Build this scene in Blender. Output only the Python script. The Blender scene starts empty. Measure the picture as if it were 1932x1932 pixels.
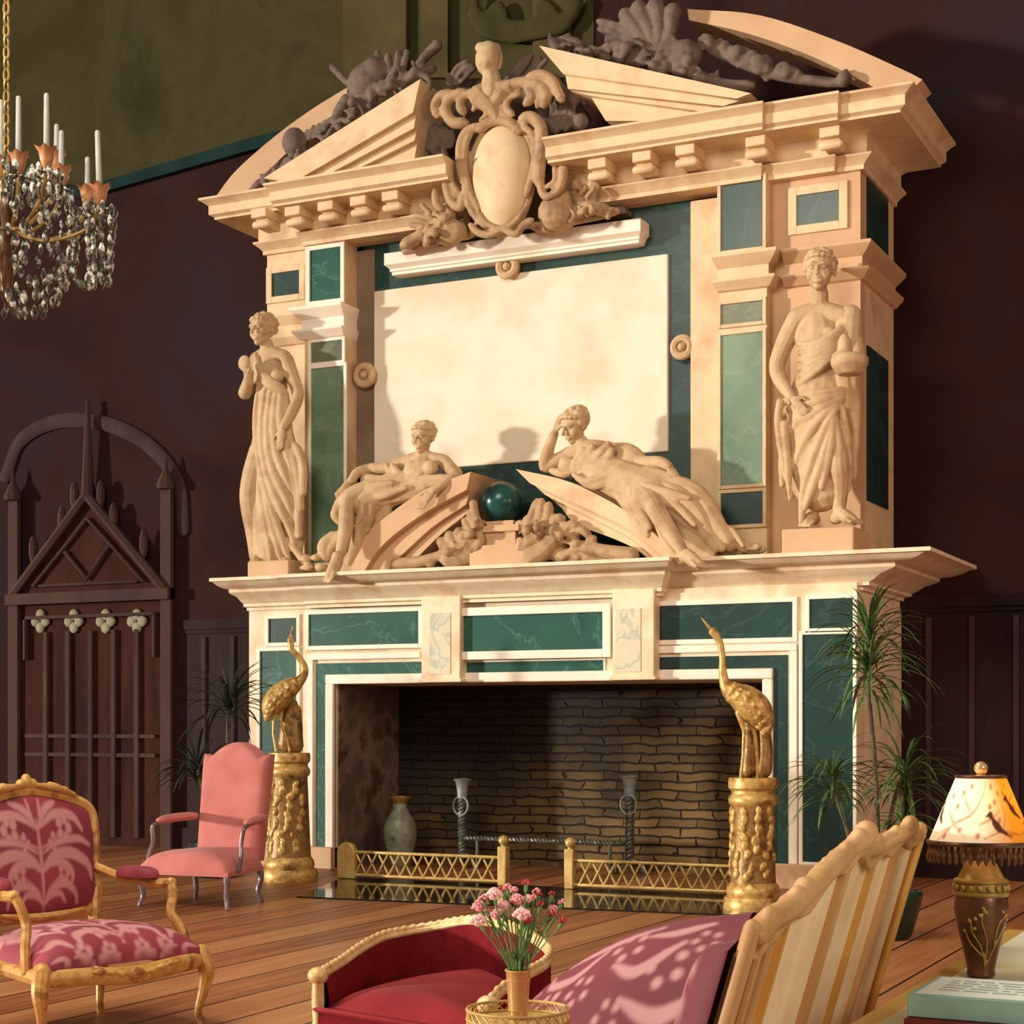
import bpy, bmesh, math, random
import numpy as np
from mathutils import Vector as V, Matrix, noise
RND = random.Random(11)
pi = math.pi
# ---------------------------------------------------------------- camera geometry (two point perspective, shifted lens)
FPX, EYE, HOR = 3237.0, 1.3, 1366.0
YAW = math.atan((2550-966)/FPX)
SN, CS = math.sin(YAW), math.cos(YAW)
def LD(lat, D, z=0.0):                       # lateral / distance along the view axis -> world
    return V((-SN*D+CS*lat, CS*D+SN*lat, z))
def W(u, v, Y):                              # point of the vertical plane y = Y
    r = (u-966)/FPX
    X = Y*(r*CS-SN)/(CS+r*SN)
    D = -SN*X+CS*Y
    return V((X, Y, EYE+(HOR-v)*D/FPX))
def WD(u, v, D):
    return LD((u-966)/FPX*D, D, EYE+(HOR-v)*D/FPX)
def WF(u, v, z=0.0):                         # point of the horizontal plane z
    D = (EYE-z)*FPX/(v-HOR)
    return LD((u-966)/FPX*D, D, z)
def depth(p): return -SN*p[0]+CS*p[1]
def XW(u, Y): return W(u, 0, Y).x
def ZW(u, v, Y): return W(u, v, Y).z

col = bpy.context.scene.collection
WL = {}                                       # world location of every object
# ---------------------------------------------------------------- mesh builder
class B:
    def __init__(s): s.v=[]; s.f=[]; s.m=[]; s.c=None
    def add(s, vs, fs, m=0):
        o=len(s.v); s.v+= [V(p) for p in vs]
        s.f += [[i+o for i in f] for f in fs]; s.m += [m]*len(fs); return s
    def box(s, a, b, m=0):
        x0,x1=sorted((a[0],b[0])); y0,y1=sorted((a[1],b[1])); z0,z1=sorted((a[2],b[2]))
        vs=[(x0,y0,z0),(x1,y0,z0),(x1,y1,z0),(x0,y1,z0),(x0,y0,z1),(x1,y0,z1),(x1,y1,z1),(x0,y1,z1)]
        return s.add(vs,[(0,3,2,1),(4,5,6,7),(0,1,5,4),(1,2,6,5),(2,3,7,6),(3,0,4,7)],m)
    def prism(s, poly, ext, m=0):             # planar polygon extruded by ext
        n=len(poly); ext=V(ext); p=[V(q) for q in poly]
        nrm=V((0,0,0))
        for i in range(n): nrm+= (p[i]-p[0]).cross(p[(i+1)%n]-p[0])
        if nrm.dot(ext)>0: p.reverse()
        vs=p+[q+ext for q in p]
        fs=[list(range(n)), list(range(2*n-1,n-1,-1))]
        fs+=[[ (i+1)%n, i, n+i, n+(i+1)%n] for i in range(n)]
        return s.add(vs,fs,m)
    def tube(s, pts, r, n=8, flat=None, m=0, cap=True, closed=False):
        P=[V(p) for p in pts]; k=len(P)
        if not isinstance(r,(list,tuple)): r=[r]*k
        r=list(r)
        if len(r)!=k:
            r=[r[0]+(r[-1]-r[0])*i/(k-1) for i in range(k)] if len(r)==2 else [r[min(int(i*len(r)/k),len(r)-1)] for i in range(k)]
        T=[]
        for i in range(k):
            a=P[i-1] if (i>0 or closed) else P[0]; b=P[(i+1)%k] if (i<k-1 or closed) else P[k-1]
            t=b-a
            T.append(t.normalized() if t.length>1e-9 else V((0,0,1)))
        ref=V((0,1,0)) if abs(T[0].y)<.9 else V((1,0,0))
        U=(ref-T[0]*ref.dot(T[0])).normalized()
        rings=[]
        def ring(c,t,u,rad):
            w=t.cross(u); out=[]
            for j in range(n):
                a=2*pi*j/n; d=(u*math.cos(a)+w*math.sin(a))*rad
                if flat is not None: d=V((d.x*flat[0],d.y*flat[1],d.z*flat[2]))
                out.append(c+d)
            return out
        us=[U]
        for i in range(1,k):
            u=us[-1]-T[i]*us[-1].dot(T[i]); us.append(u.normalized() if u.length>1e-6 else us[-1])
        if cap and not closed:
            for q in (0.02,.5,.85): rings.append(ring(P[0]-T[0]*r[0]*math.sqrt(1-q*q)*.9,T[0],us[0],r[0]*q))
        for i in range(k): rings.append(ring(P[i],T[i],us[i],r[i]))
        if cap and not closed:
            for q in (.85,.5,.02): rings.append(ring(P[-1]+T[-1]*r[-1]*math.sqrt(1-q*q)*.9,T[-1],us[-1],r[-1]*q))
        vs=[p for g in rings for p in g]; g=len(rings); fs=[]
        for i in range(g if closed else g-1):
            a=i*n; b=((i+1)%g)*n
            for j in range(n): fs.append((a+j,a+(j+1)%n,b+(j+1)%n,b+j))
        if not closed: fs+= [list(range(n-1,-1,-1)), [ (g-1)*n+j for j in range(n)]]
        return s.add(vs,fs,m)
    def lathe(s, prof, c=(0,0,0), n=32, m=0, axis=None, sq=1.0):   # prof (r,z) bottom to top
        c=V(c); rot=axis.to_3x3() if axis else Matrix.Identity(3)
        vs=[]; fs=[]
        for (r,z) in prof:
            for j in range(n):
                a=2*pi*j/n; vs.append(c+rot@V((r*math.cos(a),r*math.sin(a)*sq,z)))
        for i in range(len(prof)-1):
            for j in range(n): fs.append((i*n+j,i*n+(j+1)%n,(i+1)*n+(j+1)%n,(i+1)*n+j))
        fs+=[list(range(n-1,-1,-1)),[(len(prof)-1)*n+j for j in range(n)]]
        return s.add(vs,fs,m)
    def ball(s, c, r, n=14, rot=None, m=0):
        c=V(c); r=V(r) if hasattr(r,'__len__') else V((r,r,r)); k=max(5,n//2)
        vs=[];fs=[]
        for i in range(k+1):
            th=pi*i/k; zz=-math.cos(th); rr=max(math.sin(th),.002)
            for j in range(n):
                a=2*pi*j/n; p=V((rr*math.cos(a)*r.x, rr*math.sin(a)*r.y, zz*r.z))
                if rot: p=rot@p
                vs.append(c+p)
        for i in range(k):
            for j in range(n): fs.append((i*n+j,i*n+(j+1)%n,(i+1)*n+(j+1)%n,(i+1)*n+j))
        fs+=[list(range(n-1,-1,-1)),[k*n+j for j in range(n)]]
        return s.add(vs,fs,m)
    def grid(s, fn, nu, nv, m=0, back=None):  # fn(a,b) a,b in 0..1 ; back = thickness vector to close it
        vs=[V(fn(i/nu,j/nv)) for j in range(nv+1) for i in range(nu+1)]; w=nu+1
        fs=[(j*w+i,j*w+i+1,(j+1)*w+i+1,(j+1)*w+i) for j in range(nv) for i in range(nu)]
        if back is not None:
            o=len(vs); bk=V(back); vs+=[p+bk for p in vs]
            fs+=[tuple(o+q for q in reversed(f)) for f in fs]
            for i in range(nu):
                fs.append((i+1,i,o+i,o+i+1)); a=nv*w+i; fs.append((a,a+1,o+a+1,o+a))
            for j in range(nv):
                a=j*w; b=(j+1)*w; fs.append((a,b,o+b,o+a)); a+=nu; b+=nu; fs.append((b,a,o+a,o+b))
        return s.add(vs,fs,m)
    def sweep(s, plan, prof, ks=None, m=0):   # moulding: profile (out,z) swept along an open plan polyline, outward = right of travel... (see side)
        n=len(plan)-1; ks=ks or [1.0]*n
        P=[V((p[0],p[1],0)) for p in plan]; nr=[]
        for i in range(n):
            d=(P[i+1]-P[i]).normalized(); nr.append(V((d.y,-d.x,0)))
        vs=[]
        for (o,z) in prof:
            for i in range(n+1):
                if i==0: q=P[0]+nr[0]*o*ks[0]
                elif i==n: q=P[n]+nr[-1]*o*ks[-1]
                else:
                    a,b=nr[i-1],nr[i]; oa,ob=o*ks[i-1],o*ks[i]
                    det=a.x*b.y-a.y*b.x
                    if abs(det)<1e-6: q=P[i]+a*oa
                    else:
                        x=(oa*b.y-ob*a.y)/det; y=(a.x*ob-b.x*oa)/det; q=P[i]+V((x,y,0))
                vs.append((q.x,q.y,z))
        w=n+1; fs=[]; k=len(prof)
        for j in range(k-1):
            for i in range(n): fs.append((j*w+i,j*w+i+1,(j+1)*w+i+1,(j+1)*w+i))
        fs.append([j*w for j in range(k)][::1]); fs.append([j*w+n for j in range(k)][::-1])
        return s.add(vs,fs,m)
    def map(s, fn): s.v=[V(fn(p)) for p in s.v]; return s
    def join(s, o, m=None):
        k=len(s.v); s.v+=o.v; s.f+=[[i+k for i in f] for f in o.f]; s.m+= (o.m if m is None else [m]*len(o.f)); return s

def _mesh(name, b, ctr):
    me=bpy.data.meshes.new(name)
    me.from_pydata([tuple(p-ctr) for p in b.v],[],b.f); return me
def _ctr(vs):
    xs=[p[0] for p in vs]; ys=[p[1] for p in vs]; zs=[p[2] for p in vs]
    return V(((min(xs)+max(xs))/2,(min(ys)+max(ys))/2,min(zs)))
def _place(name, me, ctr, mats, parent):
    o=bpy.data.objects.new(name, me)
    for m in (mats if isinstance(mats,(list,tuple)) else [mats]): me.materials.append(m)
    col.objects.link(o); WL[o.name]=ctr.copy()
    if parent is not None:
        o.parent=parent; o.location=ctr-WL[parent.name]
    else: o.location=ctr
    return o
def obj(name, b, mats, parent=None, ang=35, bevel=0, recalc=False, cols=None):
    ctr=_ctr(b.v); me=_mesh(name,b,ctr)
    me.polygons.foreach_set('material_index', b.m)
    if cols is not None:
        a=me.color_attributes.new('Col','FLOAT_COLOR','POINT'); arr=np.ones((len(b.v),4),dtype=np.float32); arr[:,:3]=cols[:len(b.v)]
        a.data.foreach_set('color', arr.ravel())
    if recalc:
        bm=bmesh.new(); bm.from_mesh(me); bmesh.ops.recalc_face_normals(bm, faces=bm.faces); bm.to_mesh(me); bm.free()
    me.polygons.foreach_set('use_smooth',[True]*len(me.polygons)); me.set_sharp_from_angle(angle=math.radians(ang))
    o=_place(name, me, ctr, mats, parent)
    if bevel:
        md=o.modifiers.new('bevel','BEVEL'); md.width=bevel; md.segments=2; md.limit_method='ANGLE'; md.angle_limit=.7
    return o
def blob(name, b, mats, parent=None, vox=.01, it=3, fac=.5):       # fuse overlapping closed shapes into one carved surface
    ctr=_ctr(b.v); me=_mesh(name,b,ctr); t=bpy.data.objects.new('t',me); col.objects.link(t)
    r=t.modifiers.new('r','REMESH'); r.mode='VOXEL'; r.voxel_size=vox
    if it:
        q=t.modifiers.new('s','SMOOTH'); q.iterations=it; q.factor=fac
    dg=bpy.context.evaluated_depsgraph_get(); dg.update()
    m2=bpy.data.meshes.new_from_object(t.evaluated_get(dg)); m2.name=name
    bpy.data.objects.remove(t); bpy.data.meshes.remove(me)
    m2.materials.clear(); m2.polygons.foreach_set('use_smooth',[True]*len(m2.polygons))
    return _place(name, m2, ctr, mats, parent)
def tag(o, label=None, cat=None, group=None, kind=None):
    if label: o['label']=label
    if cat: o['category']=cat
    if group: o['group']=group
    if kind: o['kind']=kind
    return o
def thing(name, label, cat, loc=(0,0,0), group=None, kind=None):
    o=bpy.data.objects.new(name,None); o.empty_display_size=.1; col.objects.link(o); o.location=loc; WL[o.name]=V(loc)
    return tag(o,label,cat,group,kind)
def struct(name, b, m, parent=None, **k):
    o=obj(name,b,m,parent,**k)
    if parent is None: o['kind']='structure'
    return o
def spline(pts, k=6):                        # Catmull-Rom through tuples of any length
    P=[np.array(p,dtype=float) for p in pts]; out=[]
    if len(P)<3: 
        return [tuple(P[0]+(P[-1]-P[0])*i/k) for i in range(k+1)]
    for i in range(len(P)-1):
        a=P[i-1] if i else 2*P[0]-P[1]; b=P[i]; c=P[i+1]; d=P[i+2] if i+2<len(P) else 2*P[-1]-P[-2]
        for j in range(k):
            t=j/k; out.append(tuple(.5*((2*b)+(c-a)*t+(2*a-5*b+4*c-d)*t*t+(3*b-a-3*c+d)*t**3)))
    out.append(tuple(P[-1])); return out

# ---------------------------------------------------------------- materials
def lin(c):
    if isinstance(c,str):
        c=c.lstrip('#'); c=[int(c[i:i+2],16)/255 for i in (0,2,4)]
    elif max(c)>1.01: c=[x/255 for x in c]
    return tuple(x/12.92 if x<=.04045 else ((x+.055)/1.055)**2.4 for x in c)+(1,)
def _new(name):
    m=bpy.data.materials.new(name); m.use_nodes=True; nt=m.node_tree; nt.nodes.clear()
    out=nt.nodes.new('ShaderNodeOutputMaterial'); p=nt.nodes.new('ShaderNodeBsdfPrincipled')
    nt.links.new(p.outputs[0],out.inputs[0]); return m,nt,p
def nd(nt,t,**k):
    n=nt.nodes.new(t)
    for a,b in k.items(): setattr(n,a,b)
    return n
def ramp(nt, fac, stops):
    r=nd(nt,'ShaderNodeValToRGB'); e=r.color_ramp.elements
    while len(e)<len(stops): e.new(.5)
    for i,(p,c) in enumerate(stops): e[i].position=p; e[i].color=lin(c)
    nt.links.new(fac,r.inputs[0]); return r.outputs[0]
def noisen(nt, vec, scale, detail=4, rough=.55, dist=0):
    n=nd(nt,'ShaderNodeTexNoise'); n.inputs['Scale'].default_value=scale; n.inputs['Detail'].default_value=detail
    n.inputs['Roughness'].default_value=rough; n.inputs['Distortion'].default_value=dist
    nt.links.new(vec,n.inputs['Vector']); return n.outputs['Fac']
def bump(nt,p,h,strength=.3,dist=.02):
    b=nd(nt,'ShaderNodeBump'); b.inputs['Strength'].default_value=strength; b.inputs['Distance'].default_value=dist
    nt.links.new(h,b.inputs['Height']); nt.links.new(b.outputs[0],p.inputs['Normal'])
def wpos(nt): return nd(nt,'ShaderNodeNewGeometry').outputs['Position']
def mapv(nt,vec,sc):
    m=nd(nt,'ShaderNodeMapping'); m.inputs['Scale'].default_value=sc; nt.links.new(vec,m.inputs[0]); return m.outputs[0]
def mat(name,c1,c2=None,scale=4,rough=.6,metal=0,bmp=0,bs=25,stretch=(1,1,1),lo=.35,hi=.65,c3=None,spec=.4,sheen=0,coat=0,dist=0):
    m,nt,p=_new(name); pos=mapv(nt,wpos(nt),stretch)
    c2=c2 or c1; f=noisen(nt,pos,scale,5,.6,dist)
    st=[(lo,c1),(hi,c2)] if c3 is None else [(lo,c1),((lo+hi)/2,c2),(hi,c3)]
    nt.links.new(ramp(nt,f,st),p.inputs['Base Color'])
    p.inputs['Roughness'].default_value=rough; p.inputs['Metallic'].default_value=metal
    p.inputs['Specular IOR Level'].default_value=spec
    if sheen: p.inputs['Sheen Weight'].default_value=sheen
    if coat: p.inputs['Coat Weight'].default_value=coat; p.inputs['Coat Roughness'].default_value=.1
    if bmp: bump(nt,p,noisen(nt,pos,bs,4),bmp,.01)
    return m
def marble(name,c1,c2,vein,scale=2.2,rough=.3,vw=.04,va=.7):
    m,nt,p=_new(name); pos=wpos(nt)
    base=ramp(nt,noisen(nt,pos,scale,6,.6,.6),[(.3,c1),(.7,c2)])
    n=noisen(nt,pos,scale*.9,5,.6,1.6)
    a=nd(nt,'ShaderNodeMath',operation='SUBTRACT'); nt.links.new(n,a.inputs[0]); a.inputs[1].default_value=.5
    b=nd(nt,'ShaderNodeMath',operation='ABSOLUTE'); nt.links.new(a.outputs[0],b.inputs[0])
    mr=nd(nt,'ShaderNodeMapRange'); mr.inputs[1].default_value=0; mr.inputs[2].default_value=vw; mr.inputs[3].default_value=va; mr.inputs[4].default_value=0
    nt.links.new(b.outputs[0],mr.inputs[0])
    mx=nd(nt,'ShaderNodeMix',data_type='RGBA'); nt.links.new(mr.outputs[0],mx.inputs['Factor']); nt.links.new(base,mx.inputs['A']); mx.inputs['B'].default_value=lin(vein)
    nt.links.new(mx.outputs['Result'],p.inputs['Base Color']); p.inputs['Roughness'].default_value=rough; return m
def vcol(name,rough=.6,sheen=0,bmp=0,trans=0,emit=0):
    m,nt,p=_new(name); a=nd(nt,'ShaderNodeVertexColor',layer_name='Col')
    nt.links.new(a.outputs[0],p.inputs['Base Color']); p.inputs['Roughness'].default_value=rough
    if sheen: p.inputs['Sheen Weight'].default_value=sheen; p.inputs['Sheen Roughness'].default_value=.4
    if bmp: bump(nt,p,noisen(nt,wpos(nt),160,3),bmp,.004)
    if trans:
        t=nd(nt,'ShaderNodeBsdfTranslucent'); nt.links.new(a.outputs[0],t.inputs[0])
        mx=nd(nt,'ShaderNodeMixShader'); mx.inputs[0].default_value=trans
        nt.links.new(p.outputs[0],mx.inputs[1]); nt.links.new(t.outputs[0],mx.inputs[2])
        nt.links.new(mx.outputs[0],[n for n in nt.nodes if n.type=='OUTPUT_MATERIAL'][0].inputs[0])
    return m
CREAM=mat('cream_stone','#e3cda6','#efdfc2',2.2,.55,bmp=.12,bs=30,c3='#dcc09a')
WHITE=mat('white_marble','#f0e4cd','#f7efe0',3,.4,bmp=.05)
TAN=mat('tan_stone','#c7a07a','#d3b088',2,.65,bmp=.1)
CREAM2=mat('cream_stone_upper','#d8ba90','#e3caa2',2,.6,bmp=.1,bs=30,c3='#cfac84')
STATUE=mat('statue_stone','#b99a72','#c9ae86',3,.7,bmp=.12,bs=40,c3='#ad8c66')
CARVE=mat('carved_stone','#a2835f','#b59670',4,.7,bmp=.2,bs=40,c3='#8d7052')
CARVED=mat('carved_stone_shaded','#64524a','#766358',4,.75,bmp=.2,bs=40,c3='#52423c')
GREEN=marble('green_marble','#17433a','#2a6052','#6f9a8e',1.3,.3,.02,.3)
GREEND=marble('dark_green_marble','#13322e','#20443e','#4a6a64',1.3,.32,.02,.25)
SAGE=marble('sage_marble','#4f6f58','#79957a','#a3b59c',1.5,.4,.03,.18)
OLIVEM=marble('olive_marble','#4f5644','#6c7358','#8a8f70',3,.35,.05,.4)
BORDSH=mat('border_shade_brown','#6f5c4a','#85705a',2,.5)
PALE=marble('pale_veined_marble','#cfcbb0','#e2dabd','#8fa8a2',2.4,.35,.05,.6)
IVORY=mat('ivory_panel','#e6d7bd','#eee3cd',.9,.6,bmp=.05,c3='#e2ceb2')
WALL=mat('dark_wall','#281819','#38221f',.5,.9,spec=.06,c3='#30272b',lo=.3,hi=.7,bmp=.1,bs=6,dist=1)
WAINS=mat('dark_wainscot','#261a19','#302223',1.2,.7,stretch=(1,1,.25),c3='#1e1514',spec=.1)
WAINL=mat('wainscot_moulding','#3b2d30','#4a3a3c',3,.8,spec=.1,stretch=(1,1,.2))
OLIVE=mat('olive_wall','#38331a','#48432a',.6,.9,spec=.06,c3='#2f2e1c',lo=.3,hi=.7,dist=1)
OLIVEL=mat('olive_pilaster','#4a4228','#5a5133',1.5,.9,spec=.06)
TEAL=mat('teal_trim','#122a28','#1b3835',2,.8,spec=.08)
DOORW=mat('door_wood','#35190f','#43211a',1.5,.8,spec=.1,stretch=(2,1,.3),c3='#2a1610')
DOORL=mat('door_moulding','#42312f','#54403c',1.5,.8,spec=.1,stretch=(1,1,.4))
QUAT=mat('pale_quatrefoil','#84836a','#9a987c',8,.7)
PLAST=mat('firebox_plaster','#5d5048','#7b6a5a',2.2,.8,c3='#4a3622',lo=.42,hi=.6)
BLACK=mat('black_hearth','#0d0d0b','#161613',5,.06,spec=.6)
GOLD=mat('gilt','#a97c38','#cfae66',9,.4,metal=.3,bmp=.3,bs=30,c3='#8a6228')
GOLDD=mat('dark_gilt','#7d5c30','#9c7a44',9,.45,metal=.25,bmp=.35,bs=30,c3='#5e4224')
BRASS=mat('brass','#bf9a50','#dcc07a',12,.4,metal=.35,bmp=.1)
GILTW=mat('gilt_wood','#b8843f','#d3a55e',10,.45,metal=.15,bmp=.15,c3='#93622c')
ROPE=mat('gilt_rope','#cda366','#e8cf9b',14,.5,metal=.15,bmp=.2)
PINK=mat('pink_velvet','#bb6a63','#c97d75',3,.85,sheen=.15,bmp=.1,bs=90)
REDV=mat('red_velvet','#5c0c13','#761620',3,.85,sheen=0,spec=.12,c3='#43080d',bmp=.1,bs=90)
REDC=mat('red_cushion','#79181f','#8d272c',3,.85,sheen=.05,spec=.15,bmp=.1,bs=90)
DAMASK=vcol('damask',.7,.08,.15)
LINEN=mat('cream_backing','#e6c79c','#f0d8b4',2,.75,bmp=.1,bs=120,c3='#dcb98c')
TANW=mat('tan_wood_frame','#b98c58','#cda270',5,.5,stretch=(1,1,.3),bmp=.1)
OCHRE=mat('ochre_strip','#c08c40','#d6a650',6,.6)
STEEL=mat('grey_metal','#6f6168','#91838a',10,.35,metal=.4)
IRON=mat('dark_iron','#4b4f46','#73786c',14,.4,metal=.4,bmp=.2)
LEAF=mat('leaf_green','#2b4222','#54753c',5,.5,c3='#1a2b16')
LEAFD=mat('leaf_dark','#1c241d','#2c352b',5,.6)
STEM=mat('brown_stem','#3c3322','#5d5234',15,.7,bmp=.4,bs=50)
POT=mat('dark_green_glaze','#152c29','#203e39',5,.2)
BRONZE=mat('bronze','#4c3020','#6b4630',8,.3,metal=.5,bmp=.15,c3='#38231a')
BRONZEL=mat('gilt_bronze','#8d7036','#b89a58',8,.35,metal=.45)
CRYST=mat('crystal','#2e2c25','#5f5f54',22,.08,spec=1,lo=.42,hi=.6,c3='#d3d6ca')  # pale and dark noise patches paint sparkle into the colour
CANDLE=mat('candle_wax','#8f948e','#a6aaa3',6,.5)
CUP=mat('peach_glass','#a8714a','#c08a5e',9,.35)
BOOKT=mat('teal_cloth','#86aca4','#9cc0b6',6,.6)
BOOKW=mat('pale_label','#dbe8e0','#e8f0ea',6,.6)
BOOKG=mat('grey_lettering','#8f9a94','#a3ada6',20,.6)
BOOKR=mat('red_leather','#5a161a','#7a2222',6,.5)
PAGE=mat('page_edges','#b89552','#cfae6c',30,.7)
TABLE=mat('table_top','#d6d5ae','#e4e4c6',2,.4,c3='#cfcb9c')
TABLEW=mat('table_border','#c09a4a','#d6b262',3,.35,stretch=(1,.3,1))
SPHERE=mat('green_ball_stone','#123b37','#1f5650',4,.22,c3='#0d2b2a')
VASEW=mat('gold_vase','#cf9f63','#e9c590',7,.25,metal=.5,stretch=(1,1,.2))
STEMG=mat('flower_stem','#4c7a3c','#6f9a58',9,.6)
CUPM=mat('pale_iron','#7b8683','#a0aaa6',12,.45,metal=.15,bmp=.15)
URN=mat('grey_urn','#6d7263','#8b8f7c',6,.4,c3='#555a50')
P1=mat('pale_pink_petal','#f3b4b4','#fbd6d2',30,.6); P2=mat('pink_petal','#e58a92','#f2adb0',30,.6); P3=mat('red_petal','#a8222e','#c23c46',30,.6)
# floor boards running into the picture
def floor_mat():
    m,nt,p=_new('floor_boards'); pos=wpos(nt); sp=nd(nt,'ShaderNodeSeparateXYZ'); nt.links.new(pos,sp.inputs[0])
    d=nd(nt,'ShaderNodeMath',operation='DIVIDE'); nt.links.new(sp.outputs[0],d.inputs[0]); d.inputs[1].default_value=.34
    fl=nd(nt,'ShaderNodeMath',operation='FLOOR'); nt.links.new(d.outputs[0],fl.inputs[0])
    fr=nd(nt,'ShaderNodeMath',operation='FRACT'); nt.links.new(d.outputs[0],fr.inputs[0])
    wn=nd(nt,'ShaderNodeTexWhiteNoise',noise_dimensions='1D'); nt.links.new(fl.outputs[0],wn.inputs['W'])
    st=mapv(nt,pos,(9,.5,1)); n=noisen(nt,st,1.5,5,.6,.3)
    ad=nd(nt,'ShaderNodeMath',operation='MULTIPLY_ADD'); nt.links.new(wn.outputs[0],ad.inputs[0]); ad.inputs[1].default_value=.35; nt.links.new(n,ad.inputs[2])
    c=ramp(nt,ad.outputs[0],[(.35,'#7d4b2e'),(.65,'#a86e44'),(.95,'#bf8a5a')])
    gp=nd(nt,'ShaderNodeMath',operation='COMPARE'); nt.links.new(fr.outputs[0],gp.inputs[0]); gp.inputs[1].default_value=0; gp.inputs[2].default_value=.05
    mx=nd(nt,'ShaderNodeMix',data_type='RGBA'); nt.links.new(gp.outputs[0],mx.inputs['Factor']); nt.links.new(c,mx.inputs['A']); mx.inputs['B'].default_value=lin('#351a0c')
    nt.links.new(mx.outputs['Result'],p.inputs['Base Color']); p.inputs['Roughness'].default_value=.42; p.inputs['Specular IOR Level'].default_value=.3
    return m
FLOORM=floor_mat()
def brick_mat():
    m,nt,p=_new('old_brick'); pos=wpos(nt); sp=nd(nt,'ShaderNodeSeparateXYZ'); nt.links.new(pos,sp.inputs[0])
    cb=nd(nt,'ShaderNodeCombineXYZ'); nt.links.new(sp.outputs[0],cb.inputs[0]); nt.links.new(sp.outputs[2],cb.inputs[1])
    nz=nd(nt,'ShaderNodeTexNoise'); nz.inputs['Scale'].default_value=5; nt.links.new(cb.outputs[0],nz.inputs['Vector'])
    va=nd(nt,'ShaderNodeVectorMath',operation='MULTIPLY_ADD'); nt.links.new(nz.outputs['Color'],va.inputs[0]); va.inputs[1].default_value=(.22,.06,0); nt.links.new(cb.outputs[0],va.inputs[2])
    b=nd(nt,'ShaderNodeTexBrick'); nt.links.new(va.outputs[0],b.inputs['Vector'])
    b.inputs['Scale'].default_value=1; b.inputs['Brick Width'].default_value=.36; b.inputs['Row Height'].default_value=.082
    b.inputs['Mortar Size'].default_value=.011; b.inputs['Mortar Smooth'].default_value=.9; b.inputs['Bias'].default_value=-.1
    b.inputs['Color1'].default_value=lin('#93784c'); b.inputs['Color2'].default_value=lin('#57492f'); b.inputs['Mortar'].default_value=lin('#2a2218')
    ov=ramp(nt,noisen(nt,pos,1.6,4),[(.3,'#3c3226'),(.5,'#d8cfae'),(.7,'#c0a880')])
    mx=nd(nt,'ShaderNodeMix',data_type='RGBA',blend_type='MULTIPLY'); mx.inputs['Factor'].default_value=.8; nt.links.new(b.outputs['Color'],mx.inputs['A']); nt.links.new(ov,mx.inputs['B'])
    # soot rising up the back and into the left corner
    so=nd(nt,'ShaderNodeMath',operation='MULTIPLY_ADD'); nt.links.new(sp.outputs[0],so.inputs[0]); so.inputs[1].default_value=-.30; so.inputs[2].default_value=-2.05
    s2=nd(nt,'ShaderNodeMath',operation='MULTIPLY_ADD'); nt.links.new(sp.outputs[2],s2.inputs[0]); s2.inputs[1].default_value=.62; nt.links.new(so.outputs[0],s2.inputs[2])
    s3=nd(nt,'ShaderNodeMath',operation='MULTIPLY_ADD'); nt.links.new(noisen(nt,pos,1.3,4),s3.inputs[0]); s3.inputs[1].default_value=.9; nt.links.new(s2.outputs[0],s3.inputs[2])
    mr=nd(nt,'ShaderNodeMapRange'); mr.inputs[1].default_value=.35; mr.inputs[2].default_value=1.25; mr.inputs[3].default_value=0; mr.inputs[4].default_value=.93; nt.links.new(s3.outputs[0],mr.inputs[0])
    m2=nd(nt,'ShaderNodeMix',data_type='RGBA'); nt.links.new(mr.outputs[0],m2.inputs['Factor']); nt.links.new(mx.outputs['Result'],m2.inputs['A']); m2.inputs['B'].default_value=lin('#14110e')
    nt.links.new(m2.outputs['Result'],p.inputs['Base Color']); p.inputs['Roughness'].default_value=.85
    iv=nd(nt,'ShaderNodeMath',operation='SUBTRACT'); iv.inputs[0].default_value=1; nt.links.new(b.outputs['Fac'],iv.inputs[1])
    bump(nt,p,iv.outputs[0],.9,.03); return m
BRICK=brick_mat()
# ---------------------------------------------------------------- setting
YW=14.6; YF=13.1
struct('floor', B().add([(-22,-1,0),(6,-1,0),(6,16,0),(-22,16,0)],[(0,1,2,3)]), FLOORM)
struct('wall_back', B().box((-22,YW,0),(6,YW+.3,11)), WALL)
struct('baseboard_back', B().box((-22,YW-.04,0),(6,YW,.22)), WAINS)
# wainscot panelling with vertical mouldings either side of the chimneypiece
def wains(name,x0,x1):
    o=struct(name, B().box((x0,YW-.03,.22),(x1,YW,2.28)), WAINS); o['kind']='structure'
    b=B(); b.box((x0,YW-.09,2.28),(x1,YW,2.38)).box((x0,YW-.06,2.24),(x1,YW,2.28)); obj('top_moulding',b,WAINS,o)
    b=B(); x=x0+.2
    while x<x1: b.box((x,YW-.055,.3),(x+.045,YW-.03,2.2)); x+=.36
    obj('upright_moulding',b,WAINL,o); return o
wains('trim_1',-10.9,-9.12); wains('trim_2',-3.43,0.5)
# upper olive zone with the teal band raking along its lower edge
up=[(-200,280),(0,325),(158,356),(480,262),(640,222)]
olive=[W(u,v,YW-.012) for u,v in up]+[W(1120,150,YW-.012),W(1120,-200,YW-.012),W(-260,-200,YW-.012)]
struct('trim_3', B().prism(olive,(0,.011,0)), OLIVE)
dn=[(640,246),(480,285),(158,376),(0,352),(-200,310)]
for i in range(4):
    pass
tb=B()
for i in range(len(up)-1):
    a,b_=up[i],up[i+1]; c,d=dn[len(dn)-2-i],dn[len(dn)-1-i]
    tb.prism([W(*a,YW-.012),W(*b_,YW-.012),W(*c,YW-.012),W(*d,YW-.012)],(0,-.05,0))
struct('trim_4', tb, TEAL)
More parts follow.
